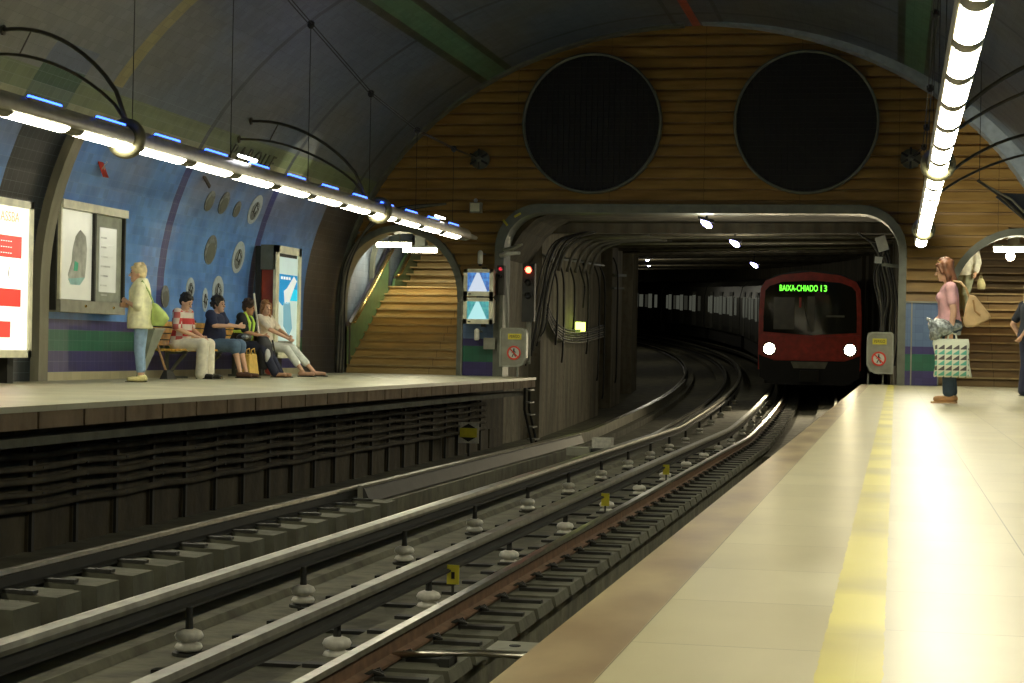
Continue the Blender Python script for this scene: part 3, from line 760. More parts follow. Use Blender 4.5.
def warn_panel(x0, x1, z0, z1, y, label, cut):
    t = thing('warning_cabinet', label, 'cabinet', ((x0 + x1) / 2, y, z0), 'grey no-entry cabinets at the tunnel mouth')
    def poly(g):
        r = .1 - g * .5; c = .17
        a0, a1, b0, b1 = x0 + g, x1 - g, z0 + g, z1 - g
        if cut > 0: return [(a0, b0), (a1 - c, b0), (a1 - .06, b0 + .05), (a1, b0 + c), (a1, b1 - r), (a1 - .03, b1 - .03), (a1 - r, b1), (a0 + .04, b1), (a0, b1 - .04)]
        return [(a0 + c, b0), (a1, b0), (a1, b1 - .04), (a1 - .04, b1), (a0 + r, b1), (a0 + .03, b1 - .03), (a0, b1 - r), (a0, b0 + c), (a0 + .06, b0 + .05)]
    MB().prism(poly(0), y + .03, y + .2).build('case', M['grey_box'], t)
    mb = MB(); o, i = poly(0), poly(.03); o.append(o[0]); i.append(i[0]); band(mb, i, o, y, y + .03); mb.build('rim', mat('panel_rim', (.36, .37, .29), .5), t)
    cxp, s = (x0 + x1) / 2, (z1 - z0) / .75
    cxp += .02 * cut
    zp = z1 - .17 * s
    MB().box(cxp - .12, y + .012, zp - .055, cxp + .14, y + .03, zp + .055).build('yellow_plate', M['yellow'], t)
    text('PERIGO', .075, (cxp + .01, y + .008, zp), (PI / 2, 0, 0), M['black'], t, 'plate_lettering', sx=.78)
    zc = z0 + .27 * s; R = .135
    sg = MB().lathe([(R, 0), (R, .012)], (cxp, y + .015, zc), 28, 'y').build('no_entry_sign', M['white'], t)
    mb = MB(); rg = []
    for k in range(29):
        a = 2 * PI * k / 28; rg.append([(cxp + p * math.cos(a), yy, zc + p * math.sin(a)) for p, yy in ((R - .032, y + .014), (R - .032, y + .006), (R, y + .006), (R, y + .014))])
    mb.rings(rg, False); mb.obox((cxp, y + .006, zc), (.115, .004, .013), (0, PI / 4, 0)); mb.build('red_ring', M['red'], sg)
    mb = MB(); mb.ball((cxp, y + .012, zc + .07), (.015, .004, .015)); mb.obox((cxp, y + .012, zc + .022), (.014, .003, .032)); mb.obox((cxp - .018, y + .012, zc - .042), (.008, .003, .038), (0, .45, 0)); mb.obox((cxp + .018, y + .012, zc - .042), (.008, .003, .038), (0, -.45, 0)); mb.obox((cxp + .02, y + .012, zc + .02), (.026, .003, .006), (0, .5, 0)); mb.obox((cxp - .02, y + .012, zc + .015), (.026, .003, .006), (0, -.6, 0))
    mb.build('walking_figure', M['black'], sg)
    mb = MB(); mb.box(x0 + .02, y + .08, -.0 if z0 > 0 else z0 - .2, x0 + .05, y + .12, z0); mb.box(x1 - .2, y + .08, 0, x1 - .17, y + .12, z0); mb.build('leg', M['frame_grey'], t)
warn_panel(-7.40, -6.88, .19, .94, 34.55, 'grey cabinet with yellow plate and no-entry sign left of the tunnel mouth', 1)
warn_panel(-0.52, -0.03, .20, .98, 35.05, 'grey cabinet with yellow plate and no-entry sign right of the train', -1)

# signals
def signal(p, label, r, lamps, h, lit='red_lamp'):
    t = thing('track_signal', label, 'signal', (p[0], p[1], p[2] - h), 'signals by the tunnel mouth')
    MB().box(p[0] - r * 2, p[1], p[2] - h, p[0] + r * 2, p[1] + .15, p[2] + r * 2).build('housing', M['dark'], t)
    for k in range(lamps):
        zz = p[2] - k * r * 4.2
        MB().lathe([(r, 0), (r, -.02), (r * .6, -.04)], (p[0], p[1], zz), 16, 'y').build('lens' if k else 'red_lens', M[lit] if k == 0 else M['black'], t, True)
        mb = MB(); rg = [[(p[0] + q * math.cos(a), yy, zz + q * math.sin(a)) for q, yy in ((r * 1.15, p[1]), (r * 1.15, p[1] - .1), (r * 1.3, p[1] - .1), (r * 1.3, p[1]))] for a in [PI * j / 10 for j in range(11)]]
        mb.rings(rg, False); mb.build('hood', M['dark'], t)
    return t
signal((-6.93, 34.9, 2.06), 'tall track signal showing a bright red light left in the tunnel mouth', .06, 3, 1.0)
MB().cyl((-6.93, 35.0, .25), (-6.93, 35.0, 1.1), .05).build('signal_post', M['grey_box'], bpy.data.objects['track_signal'])
signal((-7.47, 34.85, 2.07), 'narrow repeater box with a faint red light beside the upper monitor', .035, 2, .5, 'dim_red')
t = thing('horn_bracket', 'pale horizontal bracket arm at the left jamb of the tunnel mouth', 'bracket', (-7.5, 35.0, 2.35))
MB().tube([(-7.5, 34.95, 2.33), (-7.35, 34.9, 2.37), (-7.1, 34.85, 2.38)], [.05, .04, .03], 8).build('arm_pipe', M['white'], t, True)
MB().tube([(-7.45, 34.95, 2.45), (-7.25, 34.9, 2.47), (-7.05, 34.85, 2.55)], [.03, .05, .02], 8).build('lamp_pod', M['grey_box'], t, True)
# yellow reflectors on the tunnel frame
for (x, z, a, lb) in ((-7.46, 3.0, .9, 'lower yellow reflector strip on the rounded left corner of the tunnel frame'), (-7.22, 3.15, -.5, 'upper yellow reflector strip on the rounded left corner of the tunnel frame')):
    tag(MB().obox((x + .04, 34.96, z - .03), (.07, .01, .02), (0, a if a < 0 else a, 0)).build('reflector_strip', M['yellow']), lb, 'reflector', 'yellow reflectors on the tunnel frame')
for (x, z, sx_, sz_, m, lb) in ((-.28, 2.66, .1, .14, 'white', 'tilted white box at the top right corner of the tunnel mouth'), (-.34, 2.35, .07, .06, 'white', 'small white box below the tilted one in the tunnel mouth'), (-.12, 2.25, .16, .03, 'frame_grey', 'pale flat fitting at the right jamb of the tunnel mouth')):
    t = tag(MB().obox((x, 35.7, z), (sx_, .06, sz_), (0, -.3 if sz_ > .1 else .1, 0)).build('junction_box', M[m]), lb, 'box', 'boxes at the right of the tunnel mouth')

# ------------------------------------------------------------------ cables
def cable(pts, r, m, label, group=None, name='cable'):
    out = []
    P0 = [Vector(p) for p in pts]
    for i in range(len(P0) - 1):
        a = P0[max(i - 1, 0)]; b = P0[i]; c = P0[i + 1]; d = P0[min(i + 2, len(P0) - 1)]
        for k in range(4):
            t = k / 4; out.append(.5 * ((2 * b) + (c - a) * t + (2 * a - 5 * b + 4 * c - d) * t * t + (3 * b - a - 3 * c + d) * t ** 3))
    out.append(P0[-1])
    return tag(MB().tube(out, r, 6).build(name, m, None, True), label, 'cable', group)
G = 'cables on the wall under the left platform'
for k, zc in enumerate((-.47, -.58, -.69, -.80, -.92)):
    pts = []; y = -2.0; i = 0
    while y < 33.4: pts.append((-7.33, y, zc + (-.012 - .012 * random.random() if i % 2 else 0))); y += .9; i += 1
    cable(pts, .028 if k % 2 else .034, M['under'], '%s from the top of the five long cables on the wall under the left platform' % ['topmost,', 'second', 'third', 'fourth', 'lowest,'][k], G)
b0 = thing('cable_bracket', 'dark upright rack holding the five cables under the left platform', 'bracket', (-7.42, 0, -1.1), G.replace('cables', 'cable racks'), local=True)
MB().box(-.02, -.025, -.25, .02, .025, .68).build('upright', M['dark'], b0)
for k in range(5): MB().box(0, -.02, .16 + k * .112, .12, .02, .18 + k * .112).build('hook', M['dark'], b0)
for i in range(1, 25):
    if 12.5 < 11.5 + i * .9 < 34: dup(b0, (-7.42, 11.5 + i * .9, -1.1))
b0.location = (-7.42, 11.5, -1.1)

G = 'cables bundled on the left side of the tunnel mouth'
for k in range(7):      # verticals beside the signal
    x = -6.98 + .05 * k + random.uniform(-.02, .02)
    cable([(x - .28, 36.5, .2 + .1 * k), (x - .2, 36.6, 1.0), (x - .12 + .03 * math.sin(k), 36.7, 1.7), (x, 36.8, 2.3), (x + .18, 37.1, 2.75), (x + .6, 37.8, 2.98)], .014 + .006 * (k % 3), M['cable_l' if k % 2 else 'cable'], 'upright cable in the bundle rising beside the red signal into the tunnel roof', G)
for k in range(6):      # sagging bundle on the first pier
    z = .98 - .055 * k
    cable([ctr(38.3, -3.50, z + .5), ctr(38.9, -3.46, z + .18), ctr(39.9, -3.44, z - .02), ctr(41.5, -3.44, z - .1), ctr(43.5, -3.44, z - .1), ctr(46.3, -3.46, z - .03)], .022, M['cable_l' if k % 2 else 'cable'], 'drooping cable in the bundle on the first concrete pier', 'drooping cables on the first pier')
for k, (s_, z0, z1) in enumerate(((39.0, 2.4, .6), (39.8, 2.45, .2), (41.2, 2.4, .9), (42.6, 2.4, 1.4), (43.2, 2.45, .3), (45.0, 2.4, -.4), (46.0, 2.4, -.9), (48.5, 2.7, -.6))):
    cable([ctr(s_ - .3, -3.5, z0), ctr(s_, -3.42, z0 - .4), ctr(s_ + .25, -3.44, (z0 + z1) / 2), ctr(s_ + .1, -3.42, z1 + .3), ctr(s_ + .2, -3.46, z1)], .022, M['cable'], 'loose black cable hanging down the face of the first concrete pier', 'loose cables on the first pier')
for k in range(5):      # pipes bending into the roof
    cable([ctr(39.5 + k * 1.1, -3.48, 2.2), ctr(39.6 + k * 1.1, -3.3, 2.7), ctr(39.8 + k * 1.1, -2.8, 2.95), ctr(40.2 + k * 1.1, -1.6, 2.99)], .04, M['cable_l'], 'grey pipe bending from the first pier into the tunnel roof', 'pipes on the first pier')
G = 'cables hanging at the right side of the tunnel mouth'
for k in range(9):
    x = -.18 + .04 * k * (1 if k % 2 else -1) * .6
    cable([(-.75 + .04 * k, 36.2, 2.9 - .03 * k), (-.42 + .03 * k, 36.2, 2.62), (x - .05, 36.1, 2.1), (x + .03, 36.0, 1.6 + .05 * math.sin(k)), (x - .06 + .02 * k, 36.0, 1.15), (x, 36.0, .35)], .018, M['cable' if k % 3 else 'cable_l'], 'cable in the tangle between the train and the right jamb', G)
G = 'cables climbing the left end of the vault beside the staircase'
for k in range(5):
    o = .03 * k
    cable([(-10.75 + o, 34.9, .0), (-10.72 + o, 34.9, .9), (-10.70 + o * .5 + .04 * math.sin(k * 2), 34.92, 1.6), (-10.62 + o, 34.9, 2.15), (-10.35 + o, 34.9, 2.6 + .04 * k), (-9.95, 34.92, 2.98 + .03 * k), (-9.4, 34.95, 3.2 + .02 * k), (-8.6, 34.95, 3.33)], .018 + .004 * (k % 2), M['cable_l' if k % 2 else 'cable'], 'cable in the ragged bundle climbing around the left stair arch', G)

# green lamp on the pier
t = thing('emergency_lamp', 'small glowing yellow-green square lamp on the first concrete pier', 'lamp', ctr(41.2, -3.42, 1.1))
c_ = Vector((-7.24, 42.5, 1.08))
MB().obox(c_, (.05, .20, .13)).build('lamp_case', M['grey_box'], t)
MB().box(c_.x - .02, c_.y - .23, c_.z - .105, c_.x + .20, c_.y - .19, c_.z + .105).build('lens', M['green_lamp'], t)
l = bpy.data.lights.new('lamp_glow', 'POINT'); l.energy = 1.2; l.color = (.75, .9, .2); l.shadow_soft_size = .1
o = bpy.data.objects.new('lamp_glow', l); COL.objects.link(o); o.location = (-6.95, 41.6, 1.2)

# tunnel roof lamps
for (s_, off, zz, lb) in ((37.2, (-3.61, 35.7, 3.05), 2.98, 'nearest small violet-white lamp on the tunnel roof'), (41.9, (-3.52, 41.1, 3.0), 2.93, 'middle small violet-white lamp on the tunnel roof'), (49.5, (-4.12, 54.9, 3.19), 2.9, 'farthest small violet-white lamp on the tunnel roof, above the train')):
    p = Vector(off); t = thing('roof_lamp', lb, 'lamp', p, 'small lamps along the tunnel roof')
    MB().obox(p + Vector((0, 0, .05)), (.16, .07, .03), (0, .25, 0)).build('lamp_case', M['dark'], t)
    MB().ball(p - Vector((0, .02, .03)), (.13, .07, .06), rot=(0, .6, 0)).build('bulb_cover', M['tunnel_lamp'], t, True)
    l = bpy.data.lights.new('lamp_glow', 'POINT'); l.energy = 26; l.color = (1.0, .95, .72); l.shadow_soft_size = .1; o = bpy.data.objects.new('lamp_glow', l); COL.objects.link(o); o.location = p - Vector((0, 0, .16))
    MB().cyl(p + Vector((0, 0, .05)), p + Vector((0, 0, .3)), .02).build('stem', M['dark'], t)
for s_, off in ((66, -3.9), (82, -3.9), (98, -3.9)):  # added lamps, put in to light the rear cars of the train
    p = ctr(s_, off, 3.0); t = thing('roof_lamp', 'added lamp lighting the rear cars from the far tunnel roof, mostly out of sight', 'lamp', p, 'added fill lamps in the far curved tunnel')
    MB().obox(p, (.10, .10, .03)).build('lamp_case', M['dark'], t); MB().ball(p - Vector((0, 0, .04)), (.07, .07, .03)).build('bulb_cover', M['tunnel_lamp'], t, True)
    l = bpy.data.lights.new('lamp_glow', 'POINT'); l.energy = 26; l.color = (1, .95, .75); l.shadow_soft_size = .1; o = bpy.data.objects.new('lamp_glow', l); COL.objects.link(o); o.location = p - Vector((0, 0, .16))
# fluorescent pipes across the roof (conduits)
for k, s_ in enumerate((39.6, 44.2, 50.0)):
    tag(MB().tube([ctr(s_, o, 2.93) for o in (-3.0, -1.5, 0, 1.2, 3.6)], .03, 6).build('conduit', M['tube'], None, True), '%s pale conduit crossing under the tunnel roof' % ['nearest', 'middle', 'farthest'][k], 'pipe', 'conduits across the tunnel roof')

# ================================================================== TRACKS
def rail(off, a, b, label, rusty=False, name='running_rail', zt=-1.12):
    t = thing(name, label, 'rail', ctr(max(a, 0), off, zt - .15), 'running rails')
    mb = MB(); sweep(mb, [(off - .036, zt - .03), (off - .03, zt), (off + .03, zt), (off + .036, zt - .03), (off + .012, zt - .045), (off - .012, zt - .045)], a, b, step=1.0)
    mb.build('rail_head', M['rail'], t)
    mb = MB(); sweep(mb, [(off - .012, zt - .04), (off + .012, zt - .04), (off + .014, zt - .12), (off + .07, zt - .135), (off + .07, zt - .15), (off - .07, zt - .15), (off - .07, zt - .135), (off - .014, zt - .12)], a, b, step=1.0)
    mb.build('rail_web', M['rail_rust'] if rusty else M['dark'], t)
    return t
OA, OR, OD, OE = -2.5, -1.055, .88, 2.32
rA = rail(OA, -8, 165, 'running rail farthest from the camera, beside the left platform wall')
rR = rail(OR, -8, 165, 'inner running rail of the left track, behind the left conductor rail')
rD = rail(OD, -8, 165, 'rust-brown running rail nearest the camera with clips along its foot', True)
rE = rail(OE, -8, 165, 'running rail of the right track closest to the right platform')
t = thing('check_rail', 'raised check rail beside the farthest running rail, starting partway along', 'rail', ctr(20.8, OA + .12, -1.27))
mb = MB(); sweep(mb, [(OA + .085, -1.10), (OA + .145, -1.10), (OA + .15, -1.30), (OA + .085, -1.30)], 20.8, 62, step=1); mb.build('check_bar', M['third'], t)
mb = MB(); sweep(mb, [(OA + .15, -1.125), (OA + .17, -1.14), (OA + .24, -1.29), (OA + .15, -1.31)], 20.8, 36, step=1); mb.build('shade_wedge', M['dark'], t)
def third(off, label, ins):
    t = thing('conductor_rail', label, 'rail', ctr(0, off, -1.1), 'conductor rails standing on white insulators')
    zt = -.965
    mb = MB(); sweep(mb, [(off - .05, zt - .03), (off - .042, zt), (off + .042, zt), (off + .05, zt - .03), (off + .05, zt - .055), (off - .05, zt - .055)], -8, 165, step=1); mb.build('contact_head', M['third'], t)
    mb = MB(); sweep(mb, [(off - .02, zt - .05), (off + .02, zt - .05), (off + .02, zt - .12), (off + .055, zt - .13), (off + .055, zt - .145), (off - .055, zt - .145), (off - .055, zt - .13), (off - .02, zt - .12)], -8, 165, step=1); mb.build('foot', M['dark'], t)
third(-.57, 'left of the two raised conductor rails between the tracks', 0)
third(.50, 'right of the two raised conductor rails between the tracks', 0)
# insulators: porcelain discs under the conductor rails
ins0 = thing('insulator', '', 'insulator', (0, 0, 0), local=True)
MB().lathe([(.03, .0), (.075, .01), (.085, .03), (.075, .05), (.05, .058), (.05, .066), (.078, .075), (.088, .1), (.075, .125), (.04, .14)], (0, 0, 0), 20).build('porcelain_body', M['porcelain'], ins0, True)
MB().lathe([(.10, -.02), (.10, 0)], (0, 0, 0), 16).build('base_plate', M['dark'], ins0)
MB().lathe([(.025, .14), (.02, .27)], (0, 0, 0), 10).build('stem', M['dark'], ins0)
ys = [7.6, 10.55, 12.75] + [15.55 + 2.75 * k for k in range(10)] + [43.0 + 2.75 * k for k in range(4)]
first = True
for off, nm in ((-.50, 'left'), (.43, 'right')):
    for i, y in enumerate(ys):
        p = ctr(y, off + .06, -1.34); lb = 'white porcelain insulator under the %s conductor rail, %s from the camera' % (nm, ORD[i])
        g = 'insulators under the %s conductor rail' % nm
        if first: ins0.location = p; tag(ins0, lb, None, g); first = False
        else: dup(ins0, p, lb, g)
# sleeper blocks with clips
blk = thing('sleeper_block', '', 'sleeper', (0, 0, 0), local=True)
mb = MB(); mb.hull8([(-.24, -.28, -.05), (.42, -.28, -.05), (.42, .28, -.05), (-.24, .28, -.05), (-.24, -.27, .022), (.40, -.27, .022), (.40, .27, .022), (-.24, .27, .022)]); mb.build('concrete_block', M['block'], blk)
MB().box(.09, -.035, .02, .38, .035, .045).build('clip_bar', M['dark'], blk)
mb = MB(); mb.tube([(.04, -.05, .05), (.08, -.03, .075), (.13, 0, .05), (.1, .04, .075), (.05, .05, .05)], .012, 6); mb.build('spring_clip', M['dark'], blk)
MB().lathe([(.02, 0), (.02, .05), (.012, .06)], (.10, 0, .02), 8).build('bolt', M['dark'], blk)
blk_d = blk
s_ = 6.4; i = 0; G1 = 'sleeper blocks right of the rust-brown rail'
while s_ < 62:
    p = ctr(s_, OD, -1.31); lb = 'clipped concrete block right of the rust-brown rail, %s from the camera' % (ORD[i] if i < 45 else 'among the farthest')
    if i == 0: blk_d.location = p; tag(blk_d, lb, None, G1)
    else: dup(blk_d, p, lb, G1, head(s_))
    s_ += .66; i += 1
    if i == 45: lb = ''
# saw-toothed blocks inside the left track
blk_a = thing('sleeper_block', '', 'sleeper', (0, 0, 0), local=True)
mb = MB(); mb.hull8([(.06, -.2, -.3), (.50, -.2, -.3), (.50, .2, -.3), (.06, .2, -.3), (.06, -.2, .045), (.48, -.2, .03), (.48, .2, .03), (.06, .2, .045)]); mb.build('concrete_block', M['block'], blk_a)
MB().box(.06, -.2, .045, .3, -.12, .07).build('clip_bar', M['dark'], blk_a)
s_ = 11.6; i = 0; G2 = 'sleeper blocks inside the left track'
while s_ < 21.2:
    p = ctr(s_, OA, -1.31); lb = 'pale saw-toothed block beside the farthest rail, %s from the left picture edge' % ORD[i]
    if i == 0: blk_a.location = p; tag(blk_a, lb, None, G2)
    else: dup(blk_a, p, lb, G2)
    s_ += .66; i += 1
# dark pads on the floor between the tracks
pad = tag(MB().box(-.19, -.045, -.002, .19, .045, .022).build('steel_pad', M['dark']), '', 'steel plate')
s_ = 6.2; i = 0
for off in (-.22, .20, .62):
    s_ = 6.2 + off; i = 0
    while s_ < 36:
        p = ctr(s_, off, -1.36 if off < .3 else -1.31); lb = 'dark flat steel plate in the %s row between the tracks' % {-.22: 'left', .20: 'middle', .62: 'right'}[off]
        g = 'steel plates in the %s row between the tracks' % {-.22: 'left', .20: 'middle', .62: 'right'}[off]
        if off == -.22 and i == 0: pad.location = p; o = pad
        else: o = pad.copy(); COL.objects.link(o); o.location = p
        tag(o, lb, None, g); s_ += .66 if off != .2 else 1.32; i += 1
# small ceramic/yellow marker plates beneath the right conductor rail
for (x, y, lb) in ((-3.13, 13.15, 'yellow numbered marker plate under the right conductor rail, nearest the camera'), (-3.13, 20.4, 'yellow marker strip under the right conductor rail, middle one'), (-3.13, 26.0, 'yellow marker strip under the right conductor rail, farthest one')):
    t = thing('marker_plate', lb, 'marker', (x, y, -1.3), 'yellow marker plates between the tracks')
    MB().box(x - .045, y - .006, -1.20, x + .045, y + .006, -1.06).build('plate', M['yellow'], t); MB().box(x - .01, y - .004, -1.36, x + .01, y + .004, -1.2).build('post', M['dark'], t)
    if y < 15: MB().box(x - .012, y - .009, -1.16, x + .014, y - .006, -1.11).build('digit_mark', M['black'], t)
t = thing('point_motor', 'track device with a white-topped box between the far rails', 'track device', (-5.35, 32.3, -1.31))
MB().box(-5.6, 31.9, -1.31, -5.2, 32.3, -1.17).build('case', M['grey_box'], t); MB().box(-5.25, 32.5, -1.2, -4.9, 32.8, -1.02).build('cover', M['porcelain'], t)
MB().cyl((-5.2, 32.1, -1.24), (-4.8, 32.1, -1.24), .05).build('rod', M['dark'], t); MB().box(-5.2, 32.5, -1.31, -4.95, 32.8, -1.2).build('base', M['dark'], t)
t = thing('track_plate', 'grey drilled steel plate beside the rust-brown rail at the coping', 'steel plate', (-2.1, 11.3, -1.29))
MB().box(-2.32, 10.6, -1.28, -1.65, 10.95, -1.24).build('plate', M['grey_box'], t)
for x in (-2.18, -1.85): MB().lathe([(.035, 0), (.035, .005)], (x, 10.78, -1.24), 12).build('hole', M['black'], t)
MB().tube([(-2.8, 10.3, -1.25), (-2.3, 10.35, -1.22), (-1.9, 10.3, -1.22)], .02, 6).build('rod', M['rail'], t, True)
MB().box(-2.5, 10.2, -1.5, -2.44, 10.4, -1.24).build('bracket', M['dark'], t)
t = thing('platform_marker', 'small white square sign with a yellow bar under the left platform', 'sign', (-7.2, 31.0, -1.2))
MB().box(-7.33, 30.98, -1.10, -6.97, 31.0, -.74).build('board', M['porcelain'], t)
MB().box(-7.30, 30.965, -1.0, -7.0, 30.98, -.84).build('bar', M['yellow'], t)
mb = MB(); mb.prism([(-7.28, -.84), (-7.02, -.84), (-7.15, -.765)], 30.968, 30.98); mb.prism([(-7.28, -1.0), (-7.15, -1.075), (-7.02, -1.0)], 30.968, 30.98); mb.build('arrowheads', M['black'], t)
MB().box(-7.17, 31.0, -1.33, -7.13, 31.03, -.8).build('post', M['dark'], t)
t = thing('access_ladder', 'short dark steel ladder under the end of the left platform', 'ladder', (-6.8, 34.3, -1.34))
for y in (34.0, 34.45): MB().tube([(-6.78, y, -.05), (-6.78, y, -.6), (-6.6, y, -1.34)], .025, 6).build('stile', M['dark'], t)
for k in range(5):
    z = -.25 - .23 * k; MB().box(-6.82 + .16 * max(0, (-z - .6)), 34.0, z, -6.68 + .2 * max(0, -z - .6), 34.45, z + .025).build('rung', M['grey_box'], t)

# ================================================================== TRAIN
def train():
    SF, offc = 50.8, 1.58
    dimw = mat('dim_window', (.05, .05, .04), .2, emit=.016, ecol=(.6, .6, .45), noise=.3, scale=2)
    seat_m = mat('car_side', (0.07, 0.07, 0.06), .45, .3)
    win = mat('lit_window', (.2, .2, .18), .2, emit=.045, ecol=(.60, .62, .48), noise=.3, scale=2)
    white_m = mat('car_roof', (.22, .22, .18), .5)
    t = thing('metro_train', 'red-fronted metro train with lit headlights coming out of the tunnel', 'train', ctr(SF, offc, -1.12))
    cars = [(SF + 16.2 * k, SF + 16.2 * k + 15.7) for k in range(6)]
    hw = 1.38
    body = [(-hw + .03, .95), (-hw, 1.2), (-hw, 2.6), (-hw + .12, 3.1), (-.95, 3.33), (-.4, 3.45), (.4, 3.45), (.95, 3.33), (hw - .12, 3.1), (hw, 2.6), (hw, 1.2), (hw - .03, .95)]
    for ci, (a, b) in enumerate(cars):
        pa, pb = ctr(a, offc, -1.12), ctr(b, offc, -1.12); d = (pb - pa); L = d.length; fy = d.normalized(); fx = Vector((fy.y, -fy.x, 0)).normalized(); fz = fx.cross(fy)
        def W(u, v, z): return pa + fx * u + fy * v + fz * z
        def bx(u0, v0, z0, u1, v1, z1, mb=None):
            mb = mb or MB(); mb.hull8([W(u0, v0, z0), W(u1, v0, z0), W(u1, v1, z0), W(u0, v1, z0), W(u0, v0, z1), W(u1, v0, z1), W(u1, v1, z1), W(u0, v1, z1)]); return mb
        mb = MB(); mb.rings([[W(u, v, z) for u, z in body] for v in (.25 if ci == 0 else 0, L)]); cb = mb.build('carriage_body', seat_m, t)
        bx(-1.2, .6, .35, 1.2, L - .6, .95).build('underframe', M['black'], cb)
        # side windows and doors, both sides
        for sd in (-1, 1):
            v = 1.1; k = 0
            while v < L - 1.6:
                u0, u1 = (sd * hw - .012, sd * hw + .012)
                if k % 3 == 1:
                    bx(u0, v, 1.0, u1 * 1.006, v + 1.3, 2.85).build('door', mat('door_grey', (.13, .13, .11), .4) if k == 1 and ci == 0 and sd < 0 else bpy.data.materials['door_grey'], cb)
                    for q in (.12, .70): bx(u0 * 1.008, v + q, 1.75, u1 * 1.012, v + q + .48, 2.65).build('window', win, cb)
                    v += 1.5
                else:
                    bx(u0, v, 1.80, u1 * 1.01, v + (1.2 if k % 2 else .8), 2.6).build('window', win if (k + ci) % 3 else dimw, cb); v += 1.5
                k += 1
        if ci == 0:
            # front: red surround, black windscreen
            def front(poly, v0, v1, name, m, par_): 
                mb = MB(); mb.rings([[W(u, v0, z) for u, z in poly], [W(u, v1, z) for u, z in poly]]); return mb.build(name, m, par_)
            out = [(-hw, .75), (-hw, 2.2), (-hw + .04, 2.95), (-hw + .16, 3.16), (-.8, 3.33), (0, 3.42), (.8, 3.33), (hw - .16, 3.16), (hw - .04, 2.95), (hw, 2.2), (hw, .75)]
            fr = front(out, .02, .3, 'cab_front', M['red'], t)
            gl = [(-hw + .13, 1.78), (-hw + .13, 2.2), (-hw + .17, 2.9), (-hw + .28, 3.02), (-.8, 3.13), (0, 3.19), (.8, 3.13), (hw - .28, 3.02), (hw - .17, 2.9), (hw - .13, 2.2), (hw - .13, 1.78), (0, 1.70)]
            ws = front(gl, -.01, .03, 'windscreen', M['glass'], t)
            rd = [(-hw + .02, 1.72), (-.2, 1.66), (.2, 1.66), (hw - .02, 1.72), (hw - .02, 1.18), (.95, 1.02), (-.95, 1.02), (-hw + .02, 1.18)]
            front(rd, -.06, .03, 'red_band', M['red'], fr)
            lw = [(-hw + .02, 1.15), (-.95, 1.0), (.95, 1.0), (hw - .02, 1.15), (hw - .05, .55), (1.0, .35), (-1.0, .35), (-hw + .05, .55)]
            front(lw, -.02, .1, 'skirt', M['black'], t)
            cp = front([(-.25, .75), (.25, .75), (.25, .45), (-.25, .45)], -.35, 0, 'coupler', M['dark'], t)
            front([(-.5, .98), (.5, .98), (.42, .8), (-.42, .8)], -.08, 0, 'coupler_hood', M['grey_box'], cp)
            for u in (-1.08, 1.08):
                c = W(u, -.08, 1.32)
                hl = MB(); hl.ball(c, (.15, .05, .15)); h = hl.build('headlight', M['head_lamp'], t, True)
                rg = [[c + fx * (p * math.cos(a)) + fz * (p * math.sin(a)) + fy * q for p, q in ((.15, .06), (.15, -.03), (.19, -.03), (.19, .06))] for a in [2 * PI * j / 20 for j in range(21)]]
                MB().rings(rg, False).build('bezel', M['dark'], h)
                l = bpy.data.lights.new('headlight_beam', 'SPOT'); l.energy = 260; l.color = (1, .85, .55); l.spot_size = 1.5; l.spot_blend = .9; l.shadow_soft_size = .12
                o = bpy.data.objects.new('headlight_beam', l); COL.objects.link(o); o.location = W(u, -.3, 1.32)
                o.rotation_euler = (-fy + Vector((0, 0, -.12))).to_track_quat('-Z', 'Y').to_euler()
            # destination display
            ds = front([(-.86, 2.86), (.48, 2.86), (.48, 3.07), (-.86, 3.07)], -.03, -.012, 'destination_display', M['black'], t)
            R = Matrix((fx, fz, -fy)).transposed().to_euler()
            o = text('BAIXA-CHIADO', .235, W(-.32, -.035, 2.965), R, M['led'], ds, 'display_lettering', sx=.62)
            o = text('13', .25, W(.34, -.035, 2.965), R, M['led'], ds, 'display_number', sx=.9)
            # wiper, driver's blind, cab interior glimpsed as pale panels on the glass
            mbw = MB(); mbw.tube([W(.05, -.03, 1.75), W(-.1, -.035, 2.2), W(-.18, -.03, 2.6)], .012, 6); mbw.build('wiper', M['dark'], t)
            bx(-.30, -.022, 2.45, -.24, -.012, 2.72).build('red_cord', M['red'], t)
            bx(.42, -.02, 2.20, .92, -.012, 2.25).build('visor', M['grey_box'], t)
            bx(-.98, -.016, 1.85, -.42, -.0115, 2.72).build('cab_door_window', mat('cab_pane', (.16, .15, .10), .3), t)
            bx(-.08, -.016, 1.8, .12, -.0115, 2.75).build('cab_pillar', mat('cab_panel', (.20, .19, .13), .3), t)
train()

# ================================================================== PLATFORM FURNITURE
def pane_mat(name, col, emit=1.0, noise=.03): return mat(name, col, .25, emit=emit, ecol=col, noise=noise, scale=3)
